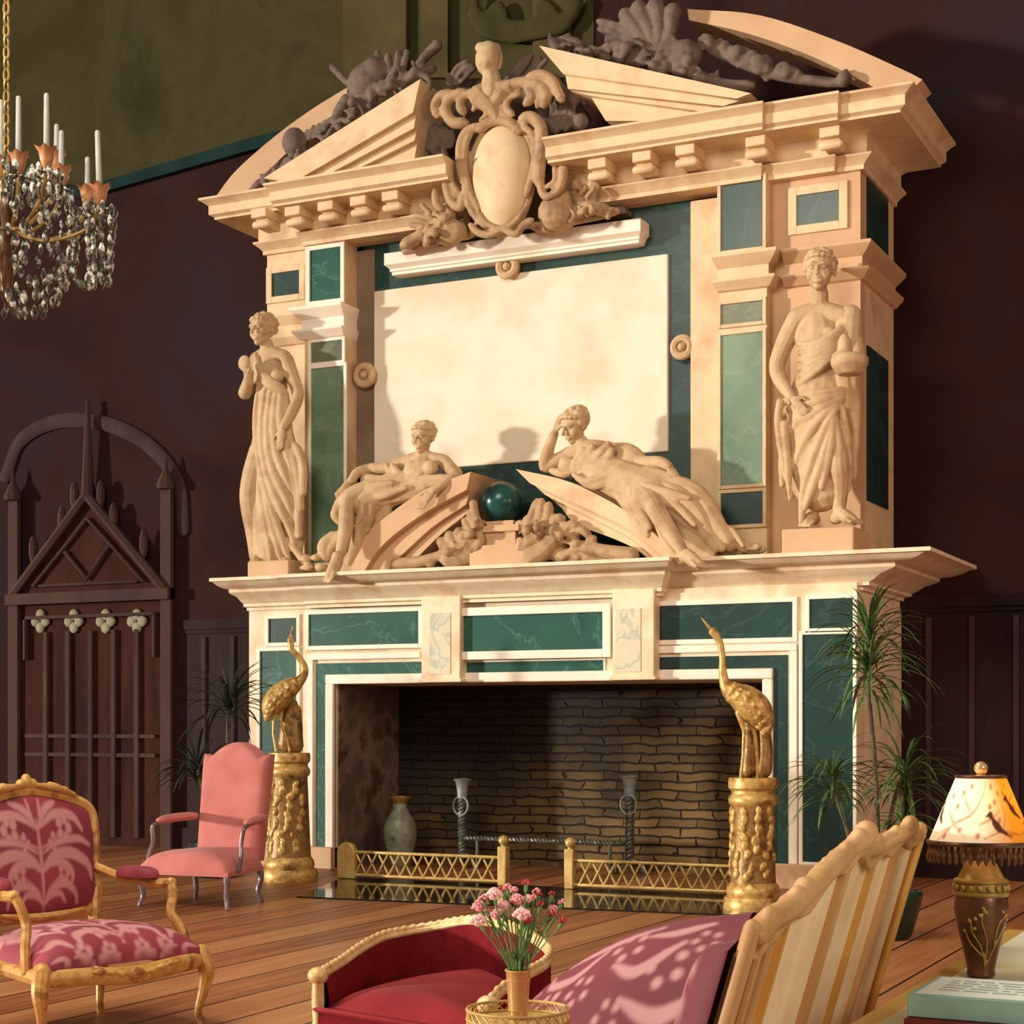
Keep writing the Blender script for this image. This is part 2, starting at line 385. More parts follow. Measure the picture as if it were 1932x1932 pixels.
# dim pilasters and scroll on the wall above the chimneypiece
pb=B()
for u0,u1 in ((652,772),(800,850),(1010,1080)):
    pb.prism([W(u0,150,YW-.02),W(u1,150,YW-.02),W(u1,-60,YW-.02),W(u0,-60,YW-.02)],(0,-.06,0))
struct('trim_5', pb, OLIVEL)
sb=B()
sb.tube([W(*p,YW-.1) for p in spline([(905,-30),(895,20),(920,52),(965,60),(1010,55),(1060,45),(1085,10),(1080,-30)],5)],[.05,.09,.11,.12,.12,.11,.09,.05],10,flat=(1,.4,1))
sb.tube([W(*p,YW-.1) for p in spline([(920,25),(940,10),(950,28),(935,38)],5)],.05,8,flat=(1,.5,1))
sb.tube([W(*p,YW-.1) for p in spline([(1045,20),(1025,5),(1015,22),(1030,34)],5)],.05,8,flat=(1,.5,1))
blob('trim_6', sb, OLIVE, None, .03, 3)['kind']='structure'
# gothic door in the shadows on the left
def door():
    Y=YW-.05
    x0,x1=XW(22,Y),XW(328,Y); w=x1-x0
    o=struct('door_1', B().box((x0,YW-.06,0),(x1,YW,2.62)), DOORW)
    b=B()
    for fx in (0,.94): b.box((x0+fx*w,YW-.11,0),(x0+(fx+.06)*w,YW-.05,3.75))
    for fx in (.03,.97): b.lathe([(.09,3.75),(.1,3.8),(.03,3.95),(.005,4.1)],(x0+fx*w,YW-.1,0),8)
    obj('door_post',b,DOORL,o)
    b=B(); b.box((x0,YW-.16,2.6),(x1,YW-.05,2.72)); b.box((x0+.1*w,YW-.12,2.44),(x0+.9*w,YW-.06,2.475))
    for fx in (.1,.895): b.box((x0+fx*w,YW-.12,2.0),(x0+(fx+.012)*w,YW-.06,2.475))
    obj('door_head',b,DOORL,o)
    # gable
    ax,az=(x0+x1)/2,3.75
    b=B(); b.prism([(x0+.04*w,YW-.08,2.7),(x1-.04*w,YW-.08,2.7),(ax,YW-.08,az)],(0,.05,0)); obj('gable_panel',b,DOORW,o)
    b=B()
    for sx,t in ((x0+.04*w,.07),(x1-.04*w,.07)): b.tube([(sx,YW-.12,2.72),(ax,YW-.12,az)],.05,6)
    for sx in (x0+.16*w,x1-.16*w): b.tube([(sx,YW-.11,2.8),(ax,YW-.11,az-.25)],.018,6)
    b.tube([(x0+.2*w,YW-.11,2.8),(x1-.2*w,YW-.11,2.8)],.015,6)
    b.tube([(ax-.3,YW-.11,3.15),(ax,YW-.11,2.85),(ax+.3,YW-.11,3.2)],.02,6)
    obj('gable_moulding',b,DOORL,o)
    b=B(); b.tube([(ax,YW-.1,az),(ax,YW-.1,4.75)],[.07,.02],8)
    for dx,z in ((-.35,3.5),(.35,3.5),(-.18,3.75),(.18,3.75),(-.75,3.2),(.75,3.2)): b.ball((ax+dx,YW-.1,z),(.05,.05,.16),8)
    obj('finial',b,DOORL,o)
    b=B()
    for i in range(1,6): b.box((x0+(.08+.14*i)*w,YW-.1,.1),(x0+(.105+.14*i)*w,YW-.06,2.3))
    for z in (.95,1.15): b.box((x0+.1*w,YW-.09,z),(x0+.9*w,YW-.06,z+.04))
    obj('door_stile',b,DOORL,o)
    for u in (76,139,199,258):
        c=W(u,1172,YW-.08); b=B()
        for a in range(4):
            d=V((math.cos(a*pi/2),0,math.sin(a*pi/2)))*.07; r=V((.062,.02,.062)); b.ball(c+d,r,12)
        obj('quatrefoil',b,QUAT,o)
    # arch of the wall recess over it
    pts=[W(*p,YW-.02) for p in spline([(10,900),(40,830),(110,795),(200,800),(280,840),(335,910),(345,1000)],5)]
    struct('trim_7', B().tube(pts,.08,8,flat=(1,.3,1)), WAINL)
door()

# ---------------------------------------------------------------- lower chimneypiece
XL,XR=-9.1,-3.44; OX0,OX1,OZ=XW(632,YF),XW(1440,YF),1.657; TOPZ=2.40; SHZ=2.62
fp=thing('fireplace','monumental cream marble fireplace inlaid with green marble panels around the brick firebox','fireplace',((XL+XR)/2,YF,0))
for a,b_ in ((XL,OX0),(OX1,XR)): obj('jamb', B().box((a,YF,0),(b_,YW-.03,TOPZ)), CREAM, fp)
obj('lintel', B().box((OX0,YF,OZ),(OX1,YW-.03,TOPZ)), CREAM, fp)
def frame(b,x0,x1,z0,z1,Y,w,t,inner=True):
    b.box((x0-w,Y-t,z0-w),(x0,Y,z1+w)).box((x1,Y-t,z0-w),(x1+w,Y,z1+w)).box((x0,Y-t,z1),(x1,Y,z1+w)).box((x0,Y-t,z0-w),(x1,Y,z0))
def panel(par,Y,uL,uR,vT,vB,m,w=.05,t=.02,zb=None,fm=None,name='marble_panel'):
    x0,x1=XW(uL,Y),XW(uR,Y); z1=ZW(uL,vT,Y); z0=ZW(uL,vB,Y) if zb is None else zb
    f=B(); frame(f,x0,x1,z0,z1,Y,w,t); fo=obj('panel_frame',f,fm or WHITE,par,bevel=.004)
    obj(name,B().box((x0,Y-.005,z0),(x1,Y,z1)),m,fo)
panel(fp,YF,508,561,1168,1213,GREEND,.035)
panel(fp,YF,492,561,1229,1500,GREEN,.035,zb=.22)
panel(fp,YF-.02,584,791,1160,1219,GREEN,.04)
panel(fp,YF-.06,869,1139,1163,1230,GREEN,.07,.03)
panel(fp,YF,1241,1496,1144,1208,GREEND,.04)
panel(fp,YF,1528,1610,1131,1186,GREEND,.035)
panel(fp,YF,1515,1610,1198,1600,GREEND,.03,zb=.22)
panel(fp,YF,876,1139,1250,1271,GREEN,.02,.01)
# inner green band turning the corners, and the architrave round the opening
za,zb_=1.735,1.845
def ell(xo,xi,xf):
    b=B(); b.box((xo,YF-.006,.2),(xi,YF,zb_)); b.box((xi,YF-.006,za),(xf,YF,zb_)); return b
obj('inlaid_band',ell(XW(597,YF),XW(615,YF),XW(795,YF)),GREEN,fp)
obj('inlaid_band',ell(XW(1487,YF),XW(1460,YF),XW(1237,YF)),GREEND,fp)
b=B()
for a,c in ((OX0-.085,OX0),(OX1,OX1+.085)): b.box((a,YF-.035,.18),(c,YF+.02,OZ))
b.box((OX0-.085,YF-.035,OZ),(OX1+.085,YF+.02,OZ+.085))
obj('architrave',b,WHITE,fp,bevel=.01)
for xo,s in ((XW(597,YF)-.05,1),(XW(1487,YF)+.05,-1)):
    b=B(); b.box((xo-.03,YF-.03,.2),(xo+.03,YF,zb_+.03)); b.box((xo-.03*s,YF-.03,zb_+.03),(XW(795,YF) if s>0 else XW(1237,YF),YF,zb_+.09))
    obj('outer_fillet',b,WHITE,fp,bevel=.006)
for a,c in ((XL-.03,OX0+.0),(OX1,XR+.03)): obj('plinth_block',B().box((a,YF-.06,0),(c,YF+.2,.2)),TAN,fp,bevel=.01)
# the two brackets beside the centre panel
for u0,u1,p0,p1,vt,vb in ((795,868,811,850,1157,1272),(1155,1234,1162,1209,1149,1268)):
    Yb=YF-.13; x0,x1=XW(u0,Yb),XW(u1,Yb)
    k=B().box((x0,Yb,OZ-.0),(x1,YF+.02,TOPZ)); k.box((x0-.02,Yb-.02,OZ-.0),(x1+.02,YF,OZ+.03))
    ko=obj('bracket',k,CREAM,fp,bevel=.008)
    b=B().box((XW(p0,Yb),Yb-.006,ZW(p0,vb,Yb)),(XW(p1,Yb),Yb,ZW(p0,vt,Yb))); obj('pale_marble_panel',b,PALE,ko)
# shelf moulding, with its breaks
prof=[(-.02,2.34),(.02,2.34),(.02,2.365),(.05,2.375),(.05,2.40),(.075,2.42),(.11,2.46),(.17,2.49),(.18,2.50),(.18,2.525),(.24,2.535),(.29,2.56),(.32,2.585),(.35,2.59),(.35,2.62),(-.02,2.62)]
x1=XW(583,YF-.05); x2=XW(1240,YF-.13)
plan=[(XL,YW-.03),(XL,YF),(x1,YF),(x1,YF-.06),(x2,YF-.06),(x2,YF+.08),(XR,YF+.08),(XR,YW-.03)]
obj('mantel_shelf',B().sweep(plan,prof,[.55,1,.3,1,.6,1.05,1.8]),CREAM,fp,ang=25,recalc=True)
b=B().box((XL-.02,YF-.06,2.61),(XR+.02,YW-.03,SHZ)); obj('shelf_top',b,CREAM,fp)
# firebox
b=B().box((OX0+.001,14.22,0),(OX1-.001,14.5,OZ-.001)); obj('brick_back',b,BRICK,fp)
b=B().box((OX0-.05,YF+.05,0),(OX0+.012,14.24,OZ-.002)); obj('side_lining',b,PLAST,fp)
b=B().box((OX1-.012,YF+.05,0),(OX1+.05,14.24,OZ-.002)); obj('side_lining',b,PLAST,fp)
# hearth slab
hz=.012
hp=[WF(560,1691,hz),WF(1420,1727,hz),V((-3.3,12.36,hz)),V((-7.62,12.36,hz))]
tag(obj('hearth_slab',B().prism([p-V((0,0,hz)) for p in hp],(0,0,hz)),BLACK),'polished black hearth slab on the floor before the firebox, mirroring the fenders','hearth')

# ---------------------------------------------------------------- overmantel
YP,YO,YB,YS=13.38,13.48,13.62,13.575
om=thing('overmantel','tall cream stone overmantel with green marble inlay and broken pediment above the mantel shelf','overmantel',((XL+XR)/2,YB,SHZ))
OL,OR=-9.16,-3.51
obj('backing', B().box((OL,YB,SHZ),(OR,YW-.02,6.1)), CREAM2, om)
pl0,pl1=XW(575,YP),XW(650,YP); pr0,pr1=XW(1357,YP),XW(1447,YP)
def part(n,m,*boxes,**k):
    b=B()
    for a,c in boxes: b.box(a,c)
    return obj(n,b,m,om,**k)
c1=part('outer_pier',CREAM2,((OL,YO,SHZ),(pl0,YB,5.72)))
c2=part('outer_pier',TAN,((pr1,YO,SHZ),(OR,YB,5.72)))
q1=part('pilaster',CREAM2,((pl0,YP,SHZ),(pl1,YB,5.8)))
q2=part('pilaster',CREAM2,((pr0,YP,SHZ),(pr1,YB,5.8)))
panel(om,YP,586,644,474,570,GREEN,.04); panel(om,YP,588,647,648,686,OLIVEM,.03); panel(om,YP,588,650,697,1020,SAGE,.03,zb=2.78)
panel(om,YP,1361,1440,344,475,GREEND,.03,fm=CREAM2); panel(om,YP,1361,1440,576,614,OLIVEM,.03,fm=CREAM2); panel(om,YP,1361,1440,634,917,SAGE,.03,fm=CREAM2); panel(om,YP,1361,1440,932,992,GREEND,.03,fm=CREAM2)
panel(om,YO,514,566,517,561,GREEND,.06,fm=CREAM2)
panel(om,YO,1504,1584,370,427,GREEND,.07,fm=CREAM2)
# side panels of the right pier
for z0,z1 in ((5.05,5.72),(3.1,4.35)):
    obj('side_panel',B().box((OR,YO+.18,z0),(OR+.012,YW-.25,z1)),GREEND,om)
# field: green border, ivory panel, stone frame
obj('border',B().box((pl1,YB-.02,SHZ),(pr0,YB+.1,5.78)),GREEND,om)
sp0,sp1=XW(705,YS),XW(1260,YS)
io=obj('ivory_panel',B().box((sp0,YS,3.6),(sp1,YB,5.27)),IVORY,om,bevel=.012)
f0=XW(1310,13.6)
part('field_frame',CREAM2,((f0,13.5,SHZ),(pr0,YB,5.66)),((pl1,13.6,SHZ),(pl1+.09,YB,5.78)),((pl1,13.62,5.62),(pr0,YB,5.85)),bevel=.01)
obj('shaded_border',B().box((pl1,YB-.03,3.6),(sp0,YB,5.66)),BORDSH,om)  # brown slab paints the shade on the left of the green border
# rosettes
for u,v in ((957,503),(688,708),(1287,655)):
    c=W(u,v,YS-.05); s=depth(c)/FPX; b=B(); n=28; ax=Matrix.Rotation(pi/2,3,'X')
    b.tube([c+V((math.cos(2*pi*i/n),0,math.sin(2*pi*i/n)))*s*17 for i in range(n)],s*7.5,8,closed=True,flat=(1,1,1))
    b.ball(c+V((0,-.01,0)),s*8,12); b.lathe([(s*20,-.1),(s*20,0.0)],c,24,axis=ax)
    obj('rosette',b,STATUE,om,recalc=True)
# hood moulding over the panel
hx0,hx1=XW(725,13.42)+.07,XW(1212,13.42)-.07
obj('hood_moulding',B().sweep([(hx0,YB),(hx0,13.5),(hx1,13.5),(hx1,YB)],[(-.1,5.355),(.03,5.36),(.03,5.385),(.05,5.39),(.05,5.41),(.08,5.43),(.1,5.44),(.1,5.545),(-.1,5.55)],[.6,1,.6]),WHITE,om,ang=25,recalc=True)
part('hood_backing',CREAM2,((hx0,13.49,5.36),(hx1,YB,5.545)))
# pilaster capitals
cp=[(0,4.83),(.03,4.84),(.07,4.88),(.09,4.9),(.09,4.92),(.02,4.925),(.02,5.02),(.05,5.04),(.09,5.08),(.11,5.1),(.11,5.125),(0,5.13)]
obj('capital',B().sweep([(pl0,YO+.1),(pl0,YP),(pl1,YP),(pl1,YB)],cp,[1,1,.25]),WHITE,om,ang=25,recalc=True)
obj('capital',B().sweep([(pr0,YB),(pr0,YP),(pr1,YP),(pr1,YO+.1)],cp,[.3,1,1]),CREAM2,om,ang=25,recalc=True)
obj('capital',B().sweep([(pr1+.12,YO),(OR,YO),(OR,YW-.03)],cp,[1,1]),TAN,om,ang=25,recalc=True)
obj('capital',B().sweep([(OL,YW-.03),(OL,YO),(pl0-.02,YO)],cp,[.3,.7]),CREAM2,om,ang=25,recalc=True)
# entablature, broken at the centre for the cartouche
en=[(-.12,5.70),(.03,5.705),(.03,5.74),(.06,5.77),(.1,5.80),(.1,5.815),(.06,5.82),(.06,5.965),(.1,5.985),(.36,5.99),(.36,6.01),(.4,6.03),(.4,6.11),(.44,6.14),(.47,6.155),(.47,6.175),(0,6.18)]
xe=XW(832,12.93); xs=XW(1028,12.93)
obj('cornice',B().sweep([(OL,YW-.03),(OL,YO),(pl0,YO),(pl0,YP),(xe,YP),(xe,YB)],en,[.95,1,.3,1,.05]),CREAM2,om,ang=25,recalc=True)
obj('cornice',B().sweep([(xs,YB),(xs,YP),(pr1-.05,YP),(pr1-.05,YP+.05),(OR-.2,YP+.05),(OR-.2,YO),(OR,YO),(OR,YW-.03)],en,[.05,1,.35,1,.35,1,1.12]),CREAM2,om,ang=25,recalc=True)
part('frieze',TAN,((OL,YP+.11,5.7),(OR,YB+.3,6.17)))
for u,Yc in ((478,13.3),(541,YP),(603,YP),(664,YP),(724,YP),(1112,YP),(1196,YP),(1277,YP),(1409,YP+.05),(1548,YO)):
    x=XW(u,Yc-.27); w=.165; y0=Yc-.05
    k=B().box((x,Yc-.31,5.905),(x+w,y0,5.99)).box((x+.015,Yc-.25,5.83),(x+w-.015,y0,5.91))
    k.tube([(x+.012,Yc-.25,5.855),(x+w-.012,Yc-.25,5.855)],.035,10)
    obj('modillion',k,CREAM2,om,bevel=.008)
# raking cornices (stepped wedges)
def wedge(left,right,Y0,m):
    for k in range(len(left)-1):
        poly=[W(*left[k],Y0),W(*right[k],Y0),W(*right[k+1],Y0),W(*left[k+1],Y0)]
        yk=Y0+.055*k
        obj('raking_cornice',B().prism([V((p.x,yk,p.z)) for p in poly],(0,YB-yk,0)),[CREAM2,TAN][k%2] if m else CREAM2,om)
wedge([(497,336),(552,345),(590,338),(622,332),(655,322)],[(793,149),(779,212),(775,238),(770,258),(764,288)],12.98,0)
wedge([(1017,86),(1062,139),(1066,163),(1101,172),(1128,216)],[(1417,176),(1390,186),(1360,196),(1330,204),(1290,216)],12.98,0)
part('pediment_block',CREAM2,((XW(500,13.0),13.2,6.15),(XW(790,13.0),YB,6.28)))
def ring(outer,inner,Y0,Y1,m,name):
    b=B(); o=spline(outer,5); i=spline(inner,5)
    n=len(o)
    for k in range(n-1):
        b.prism([W(*o[k],Y0),W(*o[k+1],Y0),W(*i[k+1],Y0),W(*i[k],Y0)],(0,Y1-Y0,0))
    return obj(name,b,m,om,ang=40)
ring([(402,378),(445,322),(520,256),(590,205),(655,165)],[(440,385),(490,338),(550,280),(605,238),(655,208)],13.42,13.75,TAN,'segmental_arch')
ring([(1297,17),(1434,29),(1579,77),(1700,130),(1740,150)],[(1300,38),(1410,63),(1531,106),(1637,158),(1700,190)],13.42,13.75,TAN,'segmental_arch')
# lower broken pediment standing on the shelf
Y0=12.98
L=[[(888,890),(800,925),(715,985),(665,1030),(630,1082)],[(880,924),(802,967),(742,1010),(707,1046),(686,1080)],[(872,950),(812,990),(765,1032),(738,1058),(722,1079)],[(866,968),(820,1005),(782,1042),(764,1062),(752,1076)]]
for k in range(3):
    b=B(); o=spline(L[k],6); i=spline(L[k+1],6); yk=Y0+[0,.07,.12][k]
    for j in range(len(o)-1): b.prism([V((p.x,yk,max(p.z,SHZ))) for p in (W(*o[j],Y0),W(*o[j+1],Y0),W(*i[j+1],Y0),W(*i[j],Y0))],(0,YB-.05-yk,0))
    obj('curved_pediment',b,TAN,om,ang=40,recalc=True)
Rr=[[(973,885),(1068,907),(1148,945),(1216,990),(1290,1062)],[(1000,912),(1062,940),(1130,970),(1190,1002),(1262,1060)],[(1022,932),(1075,958),(1140,990),(1190,1018),(1235,1058)],[(1048,955),(1075,985),(1148,1014),(1190,1034),(1218,1056)]]
for k in range(3):
    b=B(); o=spline(Rr[k],6); i=spline(Rr[k+1],6); yk=Y0+[0,.07,.12][k]
    for j in range(len(o)-1): b.prism([V((p.x,yk,max(p.z,SHZ))) for p in (W(*o[j],Y0),W(*o[j+1],Y0),W(*i[j+1],Y0),W(*i[j],Y0))],(0,YB-.05-yk,0))
    obj('curved_pediment',b,CREAM2,om,ang=40,recalc=True)
# little pedestal with the stone ball
def sq(b,u0,u1,vt,vb,Y,d):
    x0,x1=XW(u0,Y),XW(u1,Y); b.box((x0,Y,max(SHZ,ZW(u0,vb,Y))),(x1,Y+d,ZW(u0,vt,Y)))
b=B(); sq(b,886,988,1044,1070,13.0,.5); sq(b,892,982,1030,1045,13.03,.44); sq(b,903,972,1004,1031,13.08,.34); sq(b,897,978,993,1005,13.05,.4); sq(b,918,968,984,994,13.1,.28)
for u,s in ((888,-1),(985,1)):
    b.tube([W(*p,13.12) for p in spline([(u+s*-4,990),(u+s*10,1000),(u+s*14,1018),(u+s*4,1032),(u-s*4,1022)],5)],.045,8)
obj('ball_pedestal',b,TAN,om,bevel=.008)
c=W(948,947,13.24); tag(obj('stone_ball',B().ball(c,39*depth(c)/FPX,40),SPHERE),'polished dark green stone ball on the small pedestal between the reclining figures','stone ball')

# ---------------------------------------------------------------- carved ornament
def strokes(b,items,Y,z=None,k=1.25):            # items: (points in picture-plane units, radius) ; z=(x0,y0,scale) for an enlarged drawing
    for it in items:
        pts,r=it[0],it[1]; r=[q*k for q in r] if isinstance(r,(list,tuple)) else r*k; y=Y+(it[2] if len(it)>2 else 0)
        if z: pts=[(z[0]+p[0]*z[2],z[1]+p[1]*z[2]) for p in pts]; r=[q*z[2] for q in r] if isinstance(r,(list,tuple)) else r*z[2]
        if len(pts)==1:
            c=W(*pts[0],y); s=depth(c)/FPX; rr=r if isinstance(r,(list,tuple)) else (r,r)
            b.ball(c,(rr[0]*s,min(rr)*s*.8,rr[1]*s),14)
        else:
            q=spline(pts,5) if len(pts)>2 else pts
            P=[W(*p,y) for p in q]; s=depth(P[0])/FPX
            rr=[x*s for x in r] if isinstance(r,(list,tuple)) else [r*s*.75]+[r*s]*(max(len(P)-2,1))+[r*s*.7]
            if isinstance(r,(list,tuple)) and len(rr)==2: rr=[rr[0]+(rr[1]-rr[0])*i/(len(P)-1) for i in range(len(P))]
            elif len(rr)!=len(P): rr=[rr[0]]+[rr[1]]*(len(P)-2)+[rr[-1]]
            b.tube(P,rr,9)
    return b
def sprigs(b,path,n,L,r,Y,seed,up=(0,-1),dy=.12,curl=.6):
    rr=random.Random(seed); q=spline(path,8)
    for i in range(n):
        p=q[rr.randrange(len(q))]; a=math.atan2(up[1],up[0])+rr.gauss(0,.75); l=L*rr.uniform(.55,1.1); c=rr.choice((-1,1))*curl; y=rr.uniform(-dy,dy*.3)
        pts=[p]
        for k in range(3): pts.append((pts[-1][0]+math.cos(a)*l/3,pts[-1][1]+math.sin(a)*l/3)); a+=c
        strokes(b,[(pts,[r*rr.uniform(.8,1.2),r*.45],y)],Y)
        if rr.random()<.45: w=rr.uniform(.9,1.6)*r; strokes(b,[([(p[0]+rr.uniform(-9,9),p[1]+rr.uniform(-9,5))],(w,w),y-.03)],Y)
Z=(740,60,.2381)
cr=thing('cartouche','blank oval shield cartouche with scrolls and a bust on top, in the broken pediment','cartouche',W(948,440,13.2))
# dark block behind the carving
bk=[(752,472),(790,385),(835,300),(800,215),(850,150),(1050,140),(1105,215),(1060,300),(1110,345),(1180,392),(1180,402)]
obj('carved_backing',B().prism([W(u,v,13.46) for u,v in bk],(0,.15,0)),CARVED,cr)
# shield
c=W(949,336,13.2); s=depth(c)/FPX
b=B(); 
def egg(a,bb):
    th=2*pi*a; ph=bb*pi/2
    rx=(62-6*math.sin(th)*-1 if False else 62+5*math.sin(th))*s; rz=102*s
    return c+V((rx*math.cos(th)*math.sin(ph), -.17*math.cos(ph), rz*math.sin(th)*math.sin(ph)))
b.grid(egg,48,14); obj('shield',b,CREAM2,cr,ang=80,recalc=True)
b=B(); n=40
rim=[c+V(((66+5*math.sin(2*pi*i/n))*s*math.cos(2*pi*i/n),-.02,107*s*math.sin(2*pi*i/n))) for i in range(n)]
b.tube(rim,7*s,8,closed=True)
strokes(b,[([(690,750),(590,790),(540,900),(540,1050),(570,1200)],26),([(620,800),(580,900),(575,1060),(610,1240),(690,1400)],20),
 ([(1030,690),(1110,680),(1180,760),(1190,900),(1170,1050),(1160,1200)],34),([(1030,740),(1110,820),(1130,960),(1110,1120),(1060,1300)],20),
 ([(690,770),(760,720),(850,700),(930,720),(1010,790)],30),
 ([(570,1200),(600,1330),(640,1440),(740,1540)],20),([(620,1530),(680,1590),(760,1610),(840,1580),(880,1560),(930,1590),(990,1600),(1040,1530),(1110,1490)],20),
 ([(680,1430),(750,1520),(880,1560),(1000,1480),(1060,1390)],16),
 ([(430,1050),(425,1190),(465,1340),(540,1390),(565,1290)],[34,26,14]),([(470,1090),(480,1200),(530,1280)],16),([(455,1120),(470,1240),(510,1310)],14),
 ([(340,1260),(350,1360),(400,1410)],22),
 ([(1180,1100),(1180,1240),(1230,1310),(1330,1240),(1370,1080)],24),([(1230,1230),(1290,1180),(1290,1060)],18),([(1270,1270),(1340,1180),(1340,1060)],16)],13.12,Z,1.5)
blob('scroll_frame',b,CARVE,cr,.011,2)
TR=[([(460,1590)],(125,82)),([(1300,1430)],(125,115)),([(1330,1340)],(80,90)),
 ([(90,1690),(180,1640),(265,1590)],40),([(270,1680)],28),([(150,1530),(250,1545)],26),([(190,1455),(320,1485)],26),([(235,1375),(300,1440)],26),
 ([(1520,1385),(1620,1395),(1715,1420)],42),([(1460,1210)],(34,40)),([(1535,1225),(1490,1290)],24),([(1600,1240),(1540,1310)],22),([(1480,1440)],32),([(1550,1445)],20),([(330,1520),(420,1440),(560,1430)],40,.08),([(1120,1540),(1290,1560),(1430,1500)],36,.08),([(100,1740),(400,1640),(640,1600)],34,.1),([(1150,1560),(1400,1500),(1780,1420)],34,.1)]
for sd in (0,1):
    b=B(); strokes(b,[q for q in TR if (q[0][0][0]>850)==bool(sd)],13.22,Z); sprigs(b,([(800,455),(830,420),(850,400)] if not sd else [(1070,425),(1100,400),(1150,405)]),14,26,5,13.24,20+sd); blob('carved_trophies',b,CARVE,cr,.012,2)
b=B(); strokes(b,[([(480,490),(385,510),(335,590),(365,665)],34),([(565,480),(465,530),(425,620),(480,715),(585,725)],38),([(650,480),(565,520),(540,590),(570,640)],32),
 ([(640,620),(680,580),(735,600),(745,660),(700,705)],20),([(900,450),(1010,405),(1130,415),(1225,480),(1200,580)],38),([(1080,365),(1180,340),(1270,390),(1310,470),(1345,540)],34),([(1075,440),(1110,510),(1060,570)],36),([(1015,490),(930,530),(910,600),(960,660)],22),
 ([(1140,470),(1180,520),(1150,590)],26),([(640,490),(720,470),(790,440),(880,445),(960,430)],46),([(700,510),(790,600),(830,690)],[80,26]),([(860,500),(800,600),(830,700)],[60,20]),([(870,590),(870,650),(930,690)],18)],13.1,Z)
blob('helm_scrolls',b,CARVE,cr,.011,2)
b=B(); strokes(b,[([(790,480),(790,400),(780,320)],[85,52]),([(765,215)],(92,112)),([(742,235)],(40,60),-.06),([(690,250)],(14,14),-.09)],13.12,Z)
bo=blob('bust',b,STATUE,cr,.012,3)
b=B(); strokes(b,[([(700,125)],(40,36)),([(755,115)],(48,36)),([(820,150)],(40,50)),([(845,220)],(30,70))],13.13,Z); blob('hair',b,STATUE,bo,.012,2)
LS=[([(470,360),(520,280),(600,235)],20),([(500,390),(560,310),(640,265)],18),([(545,400),(610,330),(660,290)],16),([(440,330),(450,400),(520,420)],18),
 ([(920,360),(1000,270),(1060,200)],20),([(980,360),(1060,270),(1110,175)],20),([(1060,360),(1140,270),(1170,190)],20),([(1130,330),(1190,260),(1230,220)],18),
 ([(250,720),(330,830),(420,950)],24),([(240,800),(310,880),(430,970)],20),([(330,740),(390,830),(460,910)],24),([(405,740),(450,830),(480,900)],22),([(240,870),(330,950),(450,1000)],20),([(480,780),(492,870)],20),([(330,1000),(420,1030),(470,1100)],26),
 ([(160,820),(150,960)],34,-.1),
 ([(1280,590),(1260,680),(1220,740)],24),([(1330,590),(1310,700),(1240,800)],24),([(1390,600),(1350,720),(1290,800)],24),([(1440,620),(1410,720),(1370,780)],24),([(1490,720)],(58,60)),([(1350,520)],(66,60)),([(1440,540)],(44,50)),([(1500,500),(1530,560)],30),([(1240,560),(1290,640),(1260,760)],20)]
for tst in (lambda p:p[0]<800 and p[1]<460,lambda p:p[0]<800 and p[1]>=460,lambda p:p[0]>=800 and p[1]<460,lambda p:p[0]>=800 and p[1]>=460):
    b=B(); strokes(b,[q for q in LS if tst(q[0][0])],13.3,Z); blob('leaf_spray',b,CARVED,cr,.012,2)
# garlands lying on the raking cornices
b=B(); strokes(b,[([(555,268)],(20,22)),([(552,300)],(8,9)),([(525,325)],(9,9)),([(508,330)],(7,7)),([(490,345),(478,358)],9),([(497,340),(505,352)],7),
 ([(584,262),(592,240)],6),([(594,258),(603,236)],6),([(604,252),(614,230)],6),([(612,246),(622,226)],6),([(574,270),(580,248)],6),
 ([(632,226)],(8,9)),([(638,212)],(9,9)),([(645,200)],(10,9)),([(653,188)],(10,9)),([(690,158)],(30,30)),([(705,140)],(24,26)),
 ([(662,216),(680,200),(700,196)],9),([(700,200),(705,178),(725,160)],10),([(725,180),(770,150),(800,110),(825,85)],[5,9]),([(735,170),(780,140),(818,130)],8),
 ([(735,140),(732,105)],8),([(748,135),(752,100)],8),([(760,140),(768,98)],7),([(660,160),(640,140),(625,125)],6),([(720,120),(712,100)],7),([(520,335),(560,310),(610,275),(660,235)],8,.05)],13.25); sprigs(b,[(500,342),(560,303),(640,242),(690,198)],34,24,5,13.27,4); sprigs(b,[(670,195),(720,170),(790,140)],30,40,6,13.27,5,(.3,-1))
tag(blob('carved_garland',b,CARVED,None,.014,2),'carved stone garland of fruit and leaves along the left raking cornice','carving')
